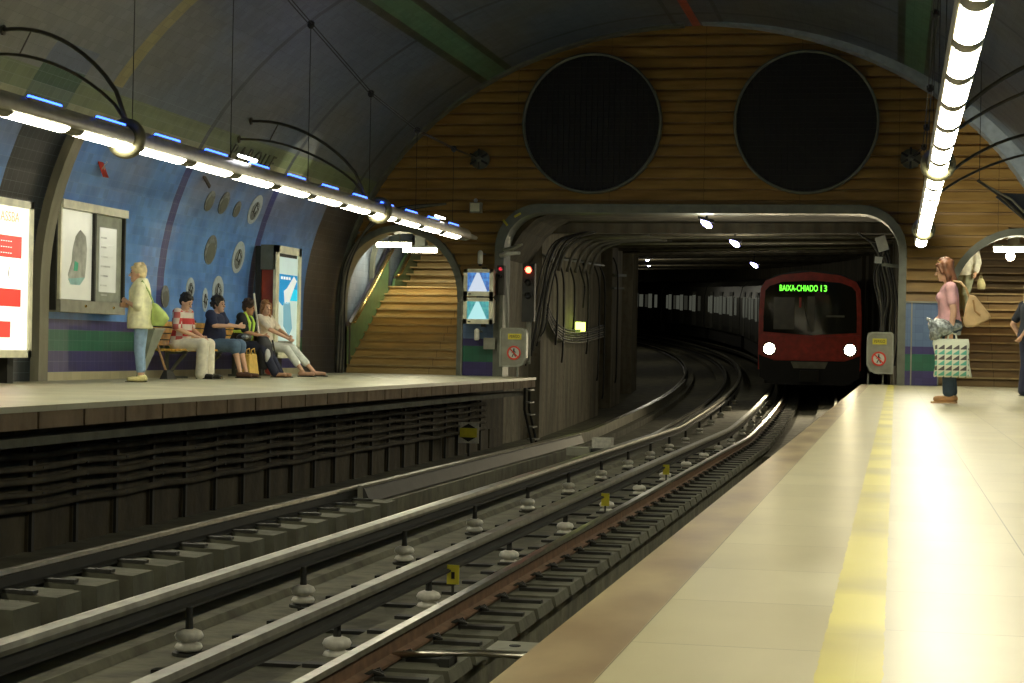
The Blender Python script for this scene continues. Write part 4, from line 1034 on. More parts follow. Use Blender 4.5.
# poster light box, far left
t = thing('poster_lightbox', 'large backlit poster box with red blocks at the left picture edge', 'lightbox', (-10.4, 20.0, .25))
x = -10.3; y0, y1, z0, z1 = 18.9, 20.88, .31, 2.20
MB().box(-10.72, y0, z0, x - .03, y1, z1).build('case', M['grey_box'], t)
mb = MB(); mb.box(x - .04, y1 - .09, z0, x, y1, z1); mb.box(x - .04, y0, z0, x, y0 + .09, z1); mb.box(x - .04, y0, z1 - .09, x, y1, z1); mb.box(x - .04, y0, z0, x, y1, z0 + .09); mb.build('frame', M['cream_frame'], t)
MB().box(x - .028, y0 + .09, z0 + .09, x - .02, y1 - .09, z1 - .09).build('poster', pane_mat('poster_white', (.95, .95, .88), .42), t)
redp = pane_mat('poster_red', (.80, .06, .04), .45); palep = pane_mat('poster_pale', (.9, .85, .75), .8)
MB().box(x - .02, 19.2, 1.50, x - .016, 20.6, 1.76).build('red_block', redp, t)
MB().box(x - .02, 19.2, .92, x - .016, 20.6, 1.13).build('red_block', redp, t)
MB().box(x - .02, 19.2, 1.13, x - .017, 20.6, 1.50).build('pale_panel', palep, t)
MB().box(x - .02, 19.2, .55, x - .016, 20.35, .74).build('red_block', redp, t)
text('ASSBA', .17, (x - .012, 20.28, 1.98), (PI / 2, 0, PI / 2), pane_mat('poster_orange', (.85, .30, .15), .6), t, 'poster_heading')
for k in range(3): text('- - - - -', .10, (x - .012, 20.2, 1.70 - .07 * k), (PI / 2, 0, PI / 2), palep, t, 'small_print')
text('(', .16, (x - .012, 20.28, 1.33), (PI / 2, 0, PI / 2), M['black'], t, 'poster_mark', sx=1)
MB().box(-10.62, 19.2, 0, -10.42, 19.35, .31).build('leg', M['dark'], t); MB().box(-10.62, 20.5, 0, -10.42, 20.65, .31).build('leg', M['dark'], t)

# double map case on the wall, leaning with the vault
t = thing('map_case', 'open grey double map case with a city map, on the blue wall', 'display case', (-10.6, 23.3, .94))
def mc(u, y, z, d=0): return (-10.62 + d, y, z)
y0, ym, y1, z0, z1 = 22.22, 23.28, 24.25, .92, 2.30
MB().box(-10.80, y0 - .05, z0, -10.62, y0, z1).build('side_panel', M['dark'], t)
MB().box(-10.80, y0, z0, -10.64, y1, z1).build('back', M['grey_box'], t)
mb = MB(); mb.box(-10.80, y0, z1 - .05, -10.55, y1 + .04, z1 + .06); mb.build('top_rail', M['cream_frame'], t)
mb = MB(); mb.box(-10.80, y0 - .02, z0 - .02, -10.56, y1, z0 + .14); mb.build('bottom_rail', M['grey_box'], t)
for ya in (y0 - .01, ym - .02, y1 - .02): MB().box(-10.68, ya, z0 + .1, -10.58, ya + .045, z1).build('door_stile', M['dark'] if ya > y0 else M['cream_frame'], t)
mp = MB().box(-10.64, y0 + .03, z0 + .15, -10.62, ym - .03, z1 - .06).build('map_sheet', pane_mat('map_white', (.80, .82, .70), .10), t)
blob = mat('map_grey', (.50, .52, .45), .6, noise=.2, scale=6)
pts = [(.5, .98), (.62, .9), (.66, .7), (.64, .5), (.62, .3), (.5, .2), (.3, .2), (.24, .32), (.32, .5), (.34, .7), (.4, .88)]
MB().prism([(y0 + .03 + (ym - y0 - .06) * (a * 1.35 - .05), z0 + .18 + (z1 - z0 - .3) * (b * .85)) for a, b in pts], -10.618, -10.614, 'yz').build('city_shape', blob, mp)
MB().prism([(y0 + .03 + (ym - y0 - .06) * (a * 1.35 - .05), z0 + .18 + (z1 - z0 - .3) * (b * .85)) for a, b in [(.24, .26), (.62, .3), (.5, .18), (.3, .18)]], -10.614, -10.611, 'yz').build('river_shape', mat('map_teal', (.35, .62, .58), .6), mp)
MB().prism([(y0 + .03 + (ym - y0 - .06) * (a * 1.35 - .05), z0 + .18 + (z1 - z0 - .3) * (b * .85)) for a, b in [(.38, .52), (.46, .5), (.44, .38), (.36, .38)]], -10.614, -10.609, 'yz').build('green_shape', mat('map_green', (.10, .55, .33), .6), mp)
np_ = MB().box(-10.64, ym + .03, z0 + .15, -10.62, y1 - .03, z1 - .06).build('notice_board', mat('board_grey', (.30, .33, .25), .5), t)
MB().box(-10.62, ym + .20, z0 + .28, -10.612, y1 - .22, z1 - .22).build('notice_sheet', pane_mat('sheet_white', (.66, .69, .60), .12), np_)
for k in range(7): MB().box(-10.612, ym + .25, z1 - .35 - k * .13, -10.609, ym + .25 + random.uniform(.08, .3), z1 - .37 - k * .13).build('text_line', blob, np_)
for ya in (22.95, 23.85): MB().ball((-10.555, ya, z0 + .07), .02).build('lock', M['brass'], t)

# free-standing advertising column with blue poster
t = thing('advertising_box', 'tall cream-framed advertising box with blue poster and orange-red side', 'lightbox', (-10.5, 30.3, .25))
x0, x1, y0, y1, z0, z1 = -10.56, -10.28, 29.82, 31.2, .30, 2.22
MB().box(x0, y0 + .1, z0 + .02, x1 - .05, y1 - .02, z1 - .02).build('case', M['orange_red'], t)
MB().box(x0, y0 + .02, z1 - .42, x1 - .02, y0 + .12, z1).build('case_top', M['frame_grey'], t)
MB().box(x0 - .1, y0 + .05, z0, x0, y0 + .5, z1 - .02).build('shade_strip', M['dark'], t)  # dark strip stands in for the shade between box and wall
mb = MB(); w_ = .13
mb.box(x1 - .05, y0 + .02, z0, x1, y0 + .02 + w_ * 1.3, z1); mb.box(x1 - .05, y1 - w_, z0, x1, y1, z1); mb.box(x1 - .05, y0 + .02, z1 - w_, x1, y1, z1); mb.box(x1 - .05, y0 + .02, z0, x1, y1, z0 + .2); mb.build('frame', M['cream_frame'], t)
ya, yb = y0 + .2, y1 - w_
ps = MB().box(x1 - .045, ya, z0 + .2, x1 - .03, yb, z1 - w_).build('poster', pane_mat('ad_pale', (.62, .78, .74), .22), t)
def yy(f): return ya + (yb - ya) * f
def zz_(f): return z0 + .2 + (z1 - w_ - z0 - .2) * f
MB().prism([(yy(0), zz_(.50)), (yy(.25), zz_(.44)), (yy(.55), zz_(.50)), (yy(1), zz_(.52)), (yy(1), zz_(.78)), (yy(0), zz_(.78))], x1 - .03, x1 - .027, 'yz').build('blue_field', pane_mat('ad_blue', (.02, .28, .60), .28), ps)
MB().prism([(yy(.6), zz_(.50)), (yy(1), zz_(.50)), (yy(1), zz_(.62)), (yy(.7), zz_(.64))], x1 - .027, x1 - .025, 'yz').build('cyan_field', pane_mat('ad_cyan', (.02, .55, .80), .32), ps)
MB().prism([(yy(.30), zz_(.60)), (yy(.45), zz_(.63)), (yy(.8), zz_(.77)), (yy(.95), zz_(.72)), (yy(.72), zz_(.58)), (yy(.55), zz_(.46)), (yy(.35), zz_(.46))], x1 - .025, x1 - .022, 'yz').build('figure_shape', pane_mat('ad_white', (.80, .88, .86), .25), ps)
MB().prism([(yy(.30), zz_(.48)), (yy(.62), zz_(.48)), (yy(.75), zz_(.2)), (yy(.6), zz_(.12)), (yy(.32), zz_(.22))], x1 - .03, x1 - .022, 'yz').build('trousers_shape', pane_mat('ad_slate', (.20, .42, .52), .25), ps)
for k in range(4): MB().box(x1 - .025, yy(.14 + .13 * k), zz_(.725), x1 - .021, yy(.23 + .13 * k), zz_(.755)).build('heading_shape', pane_mat('ad_text', (.8, .9, .9), .3), ps)
MB().box(x1 - .03, yy(.05), zz_(.03), x1 - .025, yy(.8), zz_(.06)).build('small_print', M['grey_box'], ps)
MB().box(x1 - .03, yy(.05), zz_(.965), x1 - .025, yy(.95), zz_(1)).build('shadow_gap', M['dark'], ps)
MB().box(-10.66, 29.7, 0, -10.46, 29.85, .31).build('leg', M['dark'], t); MB().box(-10.66, 30.6, 0, -10.46, 30.75, .31).build('leg', M['dark'], t)

# bench
t = thing('bench', 'long slatted varnished wooden bench on grey legs at the blue wall', 'bench', (-10.5, 27.7, 0))
Y0, Y1 = 25.55, 30.0
for k in range(5): MB().obox((-10.62 + .085 * k, (Y0 + Y1) / 2, .415 + .004 * abs(k - 2)), (.036, (Y1 - Y0) / 2, .016)).build('seat_slat', M['wood'], t)
for k in range(4): MB().obox((-10.68 - .018 * k, (Y0 + Y1) / 2, .52 + .095 * k), (.014, (Y1 - Y0) / 2, .038), (0, -.18, 0)).build('back_slat', M['wood'], t)
for y in (25.95, 27.4, 28.8, 29.8):
    mb = MB(); mb.tube([(-10.30, y, .39), (-10.64, y, .38), (-10.72, y, .55), (-10.77, y, .88)], .028, 6); mb.tube([(-10.62, y, .38), (-10.62, y, 0)], .035, 6); mb.tube([(-10.60, y, .02), (-10.48, y, .20), (-10.33, y, .36)], .028, 6); mb.box(-10.7, y - .04, 0, -10.3, y + .04, .03)
    mb.build('leg', M['frame_grey'], t)

# painted medallions on the blue tiles
med_rim = mat('medallion_white', (.50, .58, .60), .3, noise=.1, scale=20); med_in = mat('medallion_grey', (.20, .22, .20), .35, noise=.35, scale=14)
def medallion(y, z, R, white, label, sq=1.0):
    u = -half_at(z); a = 0 if z < 1.2 else math.atan2(7.1 ** 2 * (z - 1.2), 5.58 ** 2 * 7.1 * math.sqrt(max(.01, 1 - ((z - 1.2) / 5.58) ** 2)))
    t = thing('wall_medallion', label, 'wall decoration', (XC + u, y, z), 'painted round tiles on the blue wall')
    n = Vector((math.cos(a), 0, -math.sin(a))); v = Vector((math.sin(a), 0, math.cos(a))); c = Vector((XC + u, y, z)) + n * .012
    def disc(r, d0, d1, du=0, dv=0): return MB().rings([[c + n * d + Vector((0, 1, 0)) * (du + r * sq * math.cos(q)) + v * (dv + r * math.sin(q)) for q in [2 * PI * k / 28 for k in range(28)]] for d in (d0, d1)])
    disc(R, -.01, .002).build('disc', med_rim if white else med_in, t)
    if white:
        disc(R * .62, .0, .005, 0, -.1 * R).build('drawing', med_in, t)
        disc(R * .22, .003, .008, R * .15, R * .1).build('drawing', med_rim, t)
        for k in range(4): MB().tube([c + n * .006 + Vector((0, 1, 0)) * (R * .5 * math.cos(k * 1.7)) + v * (R * .5 * math.sin(k * 1.7)), c + n * .006 + Vector((0, 1, 0)) * (R * .3 * math.cos(k * 1.7 + 2)) + v * (R * .4 * math.sin(k * 1.7 + 2))], .008, 4).build('drawing', M['dark'], t)
    else: disc(R * .7, .0, .005, .02, -.2 * R).build('drawing', M['frame_grey'], t)
medallion(29.35, 2.78, .26, True, 'highest white-rimmed round drawing on the blue wall, beside the light fitting')
medallion(29.2, 1.97, .27, True, 'white-rimmed round drawing below the highest one, beside the dark blue rib')
medallion(27.9, 2.02, .24, False, 'plain grey-olive oval patch on the blue wall between white drawings')
medallion(28.45, 1.38, .25, True, 'white-rimmed round drawing just above the head of the seated navy-shirted person')
medallion(27.3, 2.75, .17, False, 'leftmost of the three small grey spots high on the blue wall')
medallion(27.9, 2.77, .19, False, 'middle one of the three small grey spots high on the blue wall')
medallion(28.55, 2.72, .14, False, 'rightmost of the three small grey spots high on the blue wall')
medallion(27.25, 1.38, .17, True, 'small round drawing above the head of the man in the red and white shirt')
medallion(27.9, 1.22, .19, True, 'small pale drawing between the heads of the first two seated people', .6)
medallion(26.25, 1.22, .17, False, 'dark grey spot on the blue wall left of the seated man', .9)
# dark capital shapes on the olive course above the fitting and a red glyph plate
t = thing('wall_lettering', 'row of dark painted letters above the left light fitting', 'lettering', (-10.1, 28.0, 3.4))
for k, ch in enumerate('PARQUE'):
    z = 3.50; u = -half_at(z) + .03
    text(ch, .36, (XC + u + .03, 27.2 + .36 * k, z), (PI / 2 + .52, 0, PI / 2), mat('letter_olive', (.05, .055, .025), .5) if k == 0 else bpy.data.materials['letter_olive'], t, 'letter', ext=.008)
t = thing('red_wall_plate', 'small tilted red plate with a looped white mark on the vault', 'sign', (-10.45, 23.1, 2.85))
u = -half_at(2.86)
MB().obox((XC + u + .05, 23.1, 2.86), (.006, .08, .15), (0, -.38, 0)).build('plate', M['red'], t)
MB().tube([(XC + u + .07 + .36 * (z - 2.86) * 1.0 + .01, y, z) for y, z in ((23.07, 2.80), (23.05, 2.83), (23.09, 2.86), (23.13, 2.83), (23.1, 2.79), (23.06, 2.82), (23.10, 2.89), (23.13, 2.93))], .008, 5).build('loop_mark', M['white'], t)
u = -half_at(2.56)
tag(MB().obox((XC + u + .03, 22.1, 2.56), (.008, .09, .05), (0.5, -.28, 0)).build('paper_sticker', M['porcelain']), 'small pale sticker on the black tiles', 'sticker')
# dark letters seen on the wall at (left of first medallions)
t = tag(MB().obox((XC - half_at(3.05) + .02, 26.72, 3.05), (.012, .05, .16), (.5, -.4, 0)).build('painted_stroke', mat('stroke_brown', (.10, .08, .07), .5)), 'short slanted dark stroke on the blue wall under the fitting', 'wall decoration')

# dark slanted panel hung over the right platform
t = thing('hanging_canopy', 'dark slanted canopy sheet hanging from a thin frame at the upper right edge', 'canopy', (1.6, 30, 3.3))
mb = MB(); mb.prism([(1.50, 3.07), (1.62, 3.13), (2.6, 3.10), (2.6, 2.2), (1.95, 2.70)], 30.0, 30.06); mb.build('sheet', mat('panel_slate', (.05, .055, .065), .5), t)
MB().tube([(1.22, 29.98, 3.33), (1.6, 29.97, 3.06), (1.95, 29.97, 2.72), (2.6, 29.97, 2.1)], .022, 6).build('frame_tube', M['arm'], t)
MB().tube([(1.30, 29.98, 3.27), (1.75, 29.95, 3.02), (2.0, 29.95, 2.76)], .018, 6).build('frame_tube', M['tube'], t)
MB().cyl((1.25, 29.98, 3.30), (1.25, 29.98, 5.2), .006, n=5).build('hanger_wire', M['cable'], t); MB().cyl((2.5, 29.98, 3.1), (2.5, 29.98, 3.9), .006, n=5).build('hanger_wire', M['cable'], t)

# ================================================================== PEOPLE
skin_m = mat('skin', (0.72, 0.44, 0.29), .5, noise=.06, scale=8)
skin_d = mat('skin_tanned', (0.52, 0.27, 0.15), .5, noise=.06, scale=8)
eye_m = mat('eye_dark', (.03, .02, .015), .2); lip_m = mat('lips', (.45, .14, .11), .4)
def remesh(o, v, sm=4, f=.6):
    m = o.modifiers.new('surface', 'REMESH'); m.mode = 'VOXEL'; m.voxel_size = v; m.use_smooth_shade = True
    q = o.modifiers.new('smooth', 'SMOOTH'); q.iterations = sm; q.factor = f
    return o
def lerp(a, b, f): return Vector(a).lerp(Vector(b), f)
def person(loc, yaw, label, J, group=None, female=False, skin=None, detail=.010, hand_curl=.6, headturn=0.0, nod=0.0, feet=True):
    """J: joints in local coordinates, forward = +x, left = +y"""
    skin = skin or skin_m
    t = thing('person', label, 'person', loc, group, yaw, local=True)
    V = {k: Vector(v) for k, v in J.items()}
    mb = MB(); k = J.get('k', 1.0)
    ch, hp, nk, hd = V['chest'], V['hip'], V['neck'], V['head']
    up = (nk - hp).normalized(); tilt = math.atan2(up.x, up.z)
    mb.loft([(hp - up * .08, .09, .14, tilt), (hp, .10, .155, tilt), (lerp(hp, ch, .5), .09, .13, tilt), (ch, .105, .155, tilt), (lerp(ch, nk, .6), .09, .17, tilt), (nk - up * .02, .06, .09, tilt)])
    mb.capsule(nk - up * .05, lerp(nk, hd, .55), .056, .05)
    R = Euler((0, nod, headturn)).to_matrix()
    def H(x, y, z): return hd + R @ Vector((x, y, z))
    def hr(r): return (0, nod, headturn)
    mb.ball(H(-.005, 0, .02), (.093, .074, .105), 16, 12, hr(0)); mb.ball(H(.03, 0, -.055), (.058, .052, .062), 12, 8, hr(0))
    mb.capsule(H(.082, 0, .015), H(.108, 0, -.025), .011, .016, 8); mb.capsule(H(.075, -.03, .035), H(.075, .03, .035), .014, .014, 8)
    mb.capsule(H(.075, -.012, -.062), H(.075, .012, -.062), .014, .014, 8); mb.ball(H(.068, 0, -.095), (.022, .024, .02))
    for sd in (-1, 1): mb.ball(H(-.01, sd * .076, -.005), (.022, .010, .032), 8, 6, hr(0))
    hands = []
    for S_ in 'LR':
        sh, el, wr = V['sh' + S_], V['el' + S_], V['wr' + S_]
        mb.capsule(lerp(ch, sh, .55), sh, .06, .055); mb.capsule(sh, el, .048, .038); mb.capsule(el, lerp(el, wr, .35), .039, .038); mb.capsule(lerp(el, wr, .35), wr, .038, .026)
        hdir = V.get('hd' + S_, (wr - el)).normalized(); pn = V.get('pn' + S_, Vector((0, 1 if S_ == 'L' else -1, 0)))   # back-of-hand normal
        side = hdir.cross(pn).normalized(); pn = side.cross(hdir).normalized()
        a = wr; b = wr + hdir * .075
        for q in (-.022, -.007, .008, .023): mb.capsule(a + side * q * .7 + hdir * .015, b + side * q, .017, .0135, 8)
        for qi, (q, Ln) in enumerate(((-.026, .062), (-.009, .072), (.009, .068), (.026, .052))):
            p0 = b + side * q; c1 = hand_curl; p1 = p0 + (hdir * math.cos(c1 * .6) - pn * math.sin(c1 * .6)) * Ln * .5
            p2 = p1 + (hdir * math.cos(c1 * 1.6) - pn * math.sin(c1 * 1.6)) * Ln * .3; p3 = p2 + (hdir * math.cos(c1 * 2.4) - pn * math.sin(c1 * 2.4)) * Ln * .25
            mb.capsule(p0, p1, .0098, .009, 8); mb.capsule(p1, p2, .009, .0085, 8); mb.capsule(p2, p3, .0085, .0075, 8)
        ts = -1 if (side.x + .3 * side.z) < 0 else 1
        th0 = a + side * ts * .024 + hdir * .02; th1 = th0 + (side * ts * .7 + hdir * .7 - pn * .3).normalized() * .04; th2 = th1 + (hdir * .9 + side * ts * .15 - pn * .45).normalized() * .032
        mb.capsule(th0, th1, .014, .0115, 8); mb.capsule(th1, th2, .0115, .0095, 8)
        th, kn, an, to = V['th' + S_], V['kn' + S_], V['an' + S_], V['to' + S_]
        mb.capsule(lerp(hp, th, .6), th, .085, .085); mb.capsule(th, kn, .078, .052); mb.capsule(kn, lerp(kn, an, .3), .052, .054); mb.capsule(lerp(kn, an, .3), an, .053, .033)
        if feet: mb.capsule(an + Vector((-.025, 0, -.03)), to, .034, .026); mb.capsule(an, an + Vector((-.03, 0, -.03)), .034, .034)
    b = mb.build('body', skin, t); remesh(b, detail, 3, .5)
    for sd in (-1, 1):
        MB().ball(H(.083, sd * .030, .012), (.009, .012, .007), 10, 6).build('eye', eye_m, t, True)
        MB().capsule(H(.088, sd * .018, .038), H(.082, sd * .044, .038), .004, .003, 6).build('eyebrow', M['dark'], t)
    MB().ball(H(.090, 0, -.063), (.006, .022, .007), 10, 6).build('mouth', lip_m, t, True)
    return t, V, H, tilt
def hair(t, H, m, style='short', size=1.0, rot=(0, 0, 0)):
    mb = MB()
    s = size
    mb.ball(H(-.022, 0, .045), (.094 * s, .086 * s, .092 * s), 16, 12, rot); mb.ball(H(-.05, 0, .0), (.062 * s, .080 * s, .075 * s), 12, 8, rot)
    rnd = random.Random(int(s * 1000) + len(style))
    for k in range(34):
        a = rnd.uniform(0, 2 * PI); e = rnd.uniform(.15, 1.3); r = .088 * s
        x, y, z = r * math.cos(e) * math.cos(a) - .02, r * .9 * math.cos(e) * math.sin(a), r * math.sin(e) + .045
        if x > .045 and z < .075: continue
        mb.ball(H(x, y, z), rnd.uniform(.018, .028) * s, 8, 6)
    if style == 'curly':
        for k in range(60):
            a = rnd.uniform(0, 2 * PI); e = rnd.uniform(-.5, 1.4); r = .102 * s
            x, y, z = r * math.cos(e) * math.cos(a) - .03, r * .95 * math.cos(e) * math.sin(a), r * math.sin(e) + .035
            if x > .025 and z < .08: continue
            mb.ball(H(x, y, z), rnd.uniform(.02, .033), 8, 6)
    if style == 'long':
        for sd in (-1, 1):
            mb.capsule(H(-.01, sd * .075, .04), H(-.02, sd * .092, -.08), .035, .032); mb.capsule(H(-.02, sd * .092, -.08), H(.0, sd * .088, -.155), .034, .018)
            mb.capsule(H(.05, sd * .055, .075), H(.035, sd * .082, -.02), .022, .018)
        mb.capsule(H(-.05, -.03, .02), H(-.075, -.04, -.14), .06, .038); mb.capsule(H(-.05, .03, .02), H(-.075, .04, -.14), .06, .038); mb.capsule(H(-.075, -.04, -.12), H(-.07, .04, -.15), .035, .035)
        mb.capsule(H(.06, -.04, .085), H(.075, .03, .075), .018, .015)
    o = mb.build('hair', m, t, True); remesh(o, .009, 2, .4); return o
def torso_secs(V, tilt, g, belly=0.0, zlow=-.1, shoulder=.17):
    hp, ch, nk = V['hip'], V['chest'], V['neck']; up = (nk - hp).normalized()
    return [(hp + up * zlow, .115 + g + belly, .165 + g, tilt), (hp, .115 + g + belly, .17 + g, tilt), (lerp(hp, ch, .5) + Vector((belly * .5, 0, 0)), .10 + g + belly, .145 + g, tilt), (ch, .112 + g, .165 + g, tilt), (lerp(ch, nk, .6), .09 + g, shoulder + g, tilt), (nk - up * .015, .062 + g * .4, .085 + g, tilt)]
def shirt(t, V, tilt, m, g=.012, sleeve=.75, belly=0.0, zlow=-.06, bust=0.0, name='shirt', voxel=.012):
    mb = MB(); mb.loft(torso_secs(V, tilt, g, belly, zlow))
    if bust:
        for sd in (-1, 1): mb.ball(V['chest'] + Vector((.075, sd * .065, .0)), (.065, .065, .07))
    for S_ in 'LR':
        sh, el, wr = V['sh' + S_], V['el' + S_], V['wr' + S_]
        mb.capsule(lerp(V['chest'], sh, .5), sh, .075 + g, .062 + g)
        f = min(sleeve, 1.0); mb.capsule(sh, lerp(sh, el, f), .056 + g, .05 + g)
        if sleeve > 1: mb.capsule(el, lerp(el, wr, sleeve - 1), .047 + g, .036 + g)
    return remesh(mb.build(name, m, t), voxel, 4, .6)
def trousers(t, V, m, g=.014, length=1.0, flare=0.0, wide=0.0, name='trousers'):
    mb = MB(); hp = V['hip']
    mb.ball(hp + Vector((-.01, 0, -.02)), (.125 + g, .175 + g, .12)); mb.capsule(hp + Vector((0, -.06, .0)), hp + Vector((0, .06, 0)), .11 + g, .11 + g)
    for S_ in 'LR':
        th, kn, an = V['th' + S_], V['kn' + S_], V['an' + S_]
        mb.capsule(lerp(hp, th, .5), th, .10 + g, .10 + g); mb.capsule(th, kn, .088 + g + wide * .3, .06 + g + wide)
        if length > .5: mb.capsule(kn, lerp(kn, an, min(1, (length - .5) * 2)), .06 + g + wide, .045 + g + flare + wide)
    return remesh(mb.build(name, m, t), .013, 4, .6)
def shoes(t, V, m, sole=None, high=0.0):
    for S_ in 'LR':
        an, to = V['an' + S_], V['to' + S_]
        d = (to - an); d.z = 0; d.normalize()
        mb = MB(); mb.capsule(Vector((an.x, an.y, to.z + .012)) - d * .035, to + Vector((0, 0, .008)), .042, .036); mb.capsule(Vector((an.x, an.y, to.z + .03)) - d * .02, an + Vector((0, 0, -.01)), .044, .040)
        o = remesh(mb.build('shoe', m, t), .010, 3, .5)
        z = to.z - .03
        mb = MB(); c = lerp(an, to, .45); ang = math.atan2(d.y, d.x); mb.obox((c.x, c.y, z), ((to - an).length * .5 + .055, .040, .010), (0, 0, ang)); mb.build('sole', sole or M['dark'], o)
def sit(lean=0.0, armL=None, armR=None, feet_x=.44, knee_z=.50, spread=.10, feetz=.05, ktilt=0):
    hip = Vector((0, 0, .53)); s, c = math.sin(lean), math.cos(lean)
    def T(x, y, z): return (x * c + z * s, y, .53 + z * c - x * s)
    J = dict(hip=hip, chest=T(.01, 0, .33), neck=T(.0, 0, .49), head=T(.03, 0, .605), shL=T(0, .175, .44), shR=T(0, -.175, .44))
    J['elL'], J['wrL'] = armL or (T(.02, .22, .22), (.28, .14, .62)); J['elR'], J['wrR'] = armR or (T(.02, -.22, .22), (.28, -.14, .62))
    for S_, sd in (('L', 1), ('R', -1)):
        J['th' + S_] = (.03, sd * .09, .50); J['kn' + S_] = (.43, sd * spread, knee_z); J['an' + S_] = (feet_x + .0, sd * (spread + .01), feetz + .03); J['to' + S_] = (feet_x + .17, sd * (spread + .03), feetz - .015)
    return J

# fabrics
def fabric(name, c, rough=.85, noise=.1): return mat(name, c, rough, noise=noise, scale=12)
def checked_shirt():
    m, nt, b = newmat('red_white_checks'); N = NT(nt); tc = nt.nodes.new('ShaderNodeTexCoord'); sx = nt.nodes.new('ShaderNodeSeparateXYZ')
    nt.links.new(tc.outputs['Object'], sx.inputs[0]); X, Y, Z = sx.outputs
    a = N.math('GREATER_THAN', N.math('FRACT', N.math('MULTIPLY', Z, 5.6)), .5); bb_ = N.math('GREATER_THAN', N.math('FRACT', N.math('ADD', N.math('MULTIPLY', X, 5.0), .45)), .55)
    f = N.math('ABSOLUTE', N.math('SUBTRACT', a, N.math('MULTIPLY', bb_, .85)))
    nt.links.new(N.mix(f, (.72, .66, .56), (.55, .05, .05)), b.inputs['Base Color']); b.inputs['Roughness'].default_value = .85; return m
black_hair = fabric('black_hair', (.018, .013, .010), .5, .3); brown_hair = fabric('auburn_hair', (.24, .10, .045), .5, .25); blond = fabric('blond_hair', (.80, .68, .38), .5, .2); ginger = fabric('ginger_hair', (.42, .20, .07), .5, .25); dkbrown = fabric('dark_brown_hair', (.06, .035, .02), .5, .3)

# --- seated man, red and white shirt
J = sit(.10, ((.06, .24, .74), (.36, .07, .60)), ((.06, -.24, .74), (.36, -.06, .60)), feet_x=.42, knee_z=.51)
t, V, H, tl_ = person((-10.42, 25.95, 0), -.10, 'seated man in a red and white checked shirt and cream trousers, leftmost on the bench', J, 'people sitting on the bench', nod=.45, headturn=-.1)
hair(t, H, black_hair, 'short', 1.04); shirt(t, V, tl_, checked_shirt(), .02, .85, .02); trousers(t, V, fabric('cream_trousers', (.82, .78, .62)), .02, 1.0, .02, .015); shoes(t, V, M['dark'])
# --- second, navy top and denim skirt
J = sit(.14, ((.14, .25, .82), (.42, .10, .80)), ((.16, -.25, .80), (.46, -.04, .80)), feet_x=.55, knee_z=.50)
t, V, H, tl_ = person((-10.42, 27.25, 0), -.08, 'seated person with curly black hair, navy top and blue denim skirt on the bench', J, 'people sitting on the bench', headturn=-.15)
hair(t, H, black_hair, 'curly', 1.05); shirt(t, V, tl_, fabric('navy_cotton', (.022, .03, .075)), .028, .65, .05)
trousers(t, V, fabric('denim_skirt', (.10, .17, .26)), .03, .56, 0, .02, 'skirt'); shoes(t, V, fabric('brown_sandal', (.10, .05, .03)))
# --- third, high-visibility vest
J = sit(.22, ((.18, .24, .72), (.40, .08, .64)), ((.20, -.24, .72), (.42, -.02, .66)), feet_x=.66, knee_z=.48)
t, V, H, tl_ = person((-10.40, 28.42, 0), 0, 'seated person in a black top with a yellow-green reflective vest, third on the bench', J, 'people sitting on the bench', skin=skin_d, nod=.25, headturn=.1)
hair(t, H, dkbrown, 'short', 1.1); shirt(t, V, tl_, fabric('black_cotton', (.02, .022, .02)), .022, .8, .03)
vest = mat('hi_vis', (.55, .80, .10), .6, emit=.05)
mb = MB()
for sd in (-1, 1):
    pts = [V['neck'] + Vector((-.04, sd * .07, .0)), lerp(V['shL'] if sd > 0 else V['shR'], V['neck'], .45) + Vector((.03, 0, .05)), V['chest'] + Vector((.135, sd * .10, .02)), lerp(V['hip'], V['chest'], .5) + Vector((.15, sd * .09, 0)), V['hip'] + Vector((.15, sd * .09, .02))]
    mb.tube(pts, .026, 6)
mb.tube([V['chest'] + Vector((.13, -.10, -.14)), V['chest'] + Vector((.02, -.20, -.12)), V['chest'] + Vector((-.12, -.13, -.12)), V['chest'] + Vector((-.14, .0, -.12))], .024, 6)
mb.build('reflective_band', vest, t, True)
trousers(t, V, fabric('navy_trousers', (.02, .025, .05)), .02, 1.0, .0, .01); shoes(t, V, fabric('tan_shoe', (.45, .26, .15)))
# --- fourth, pale top, white trousers, legs stretched
J = sit(-.05, ((.16, .21, .78), (.40, .06, .66)), ((.18, -.21, .78), (.42, -.02, .64)), feet_x=.86, knee_z=.47, feetz=.05)
J['knL'] = (.46, .08, .48); J['knR'] = (.44, -.10, .46); J['anR'] = (.74, -.10, .10); J['toR'] = (.93, -.10, .04); J['anL'] = (.88, .05, .09); J['toL'] = (1.07, .05, .05)
t, V, H, tl_ = person((-10.38, 29.65, 0), -.12, 'seated woman with ginger hair, pale blouse and white trousers, legs stretched out', J, 'people sitting on the bench', female=True, headturn=-.5)
hair(t, H, ginger, 'long', 1.0); shirt(t, V, tl_, fabric('pale_blouse', (.86, .78, .62)), .012, .8, 0, bust=.02); trousers(t, V, fabric('white_trousers', (.85, .90, .82)), .012, .82, .01, .0)
shoes(t, V, fabric('sandal_tan', (.55, .33, .22)))

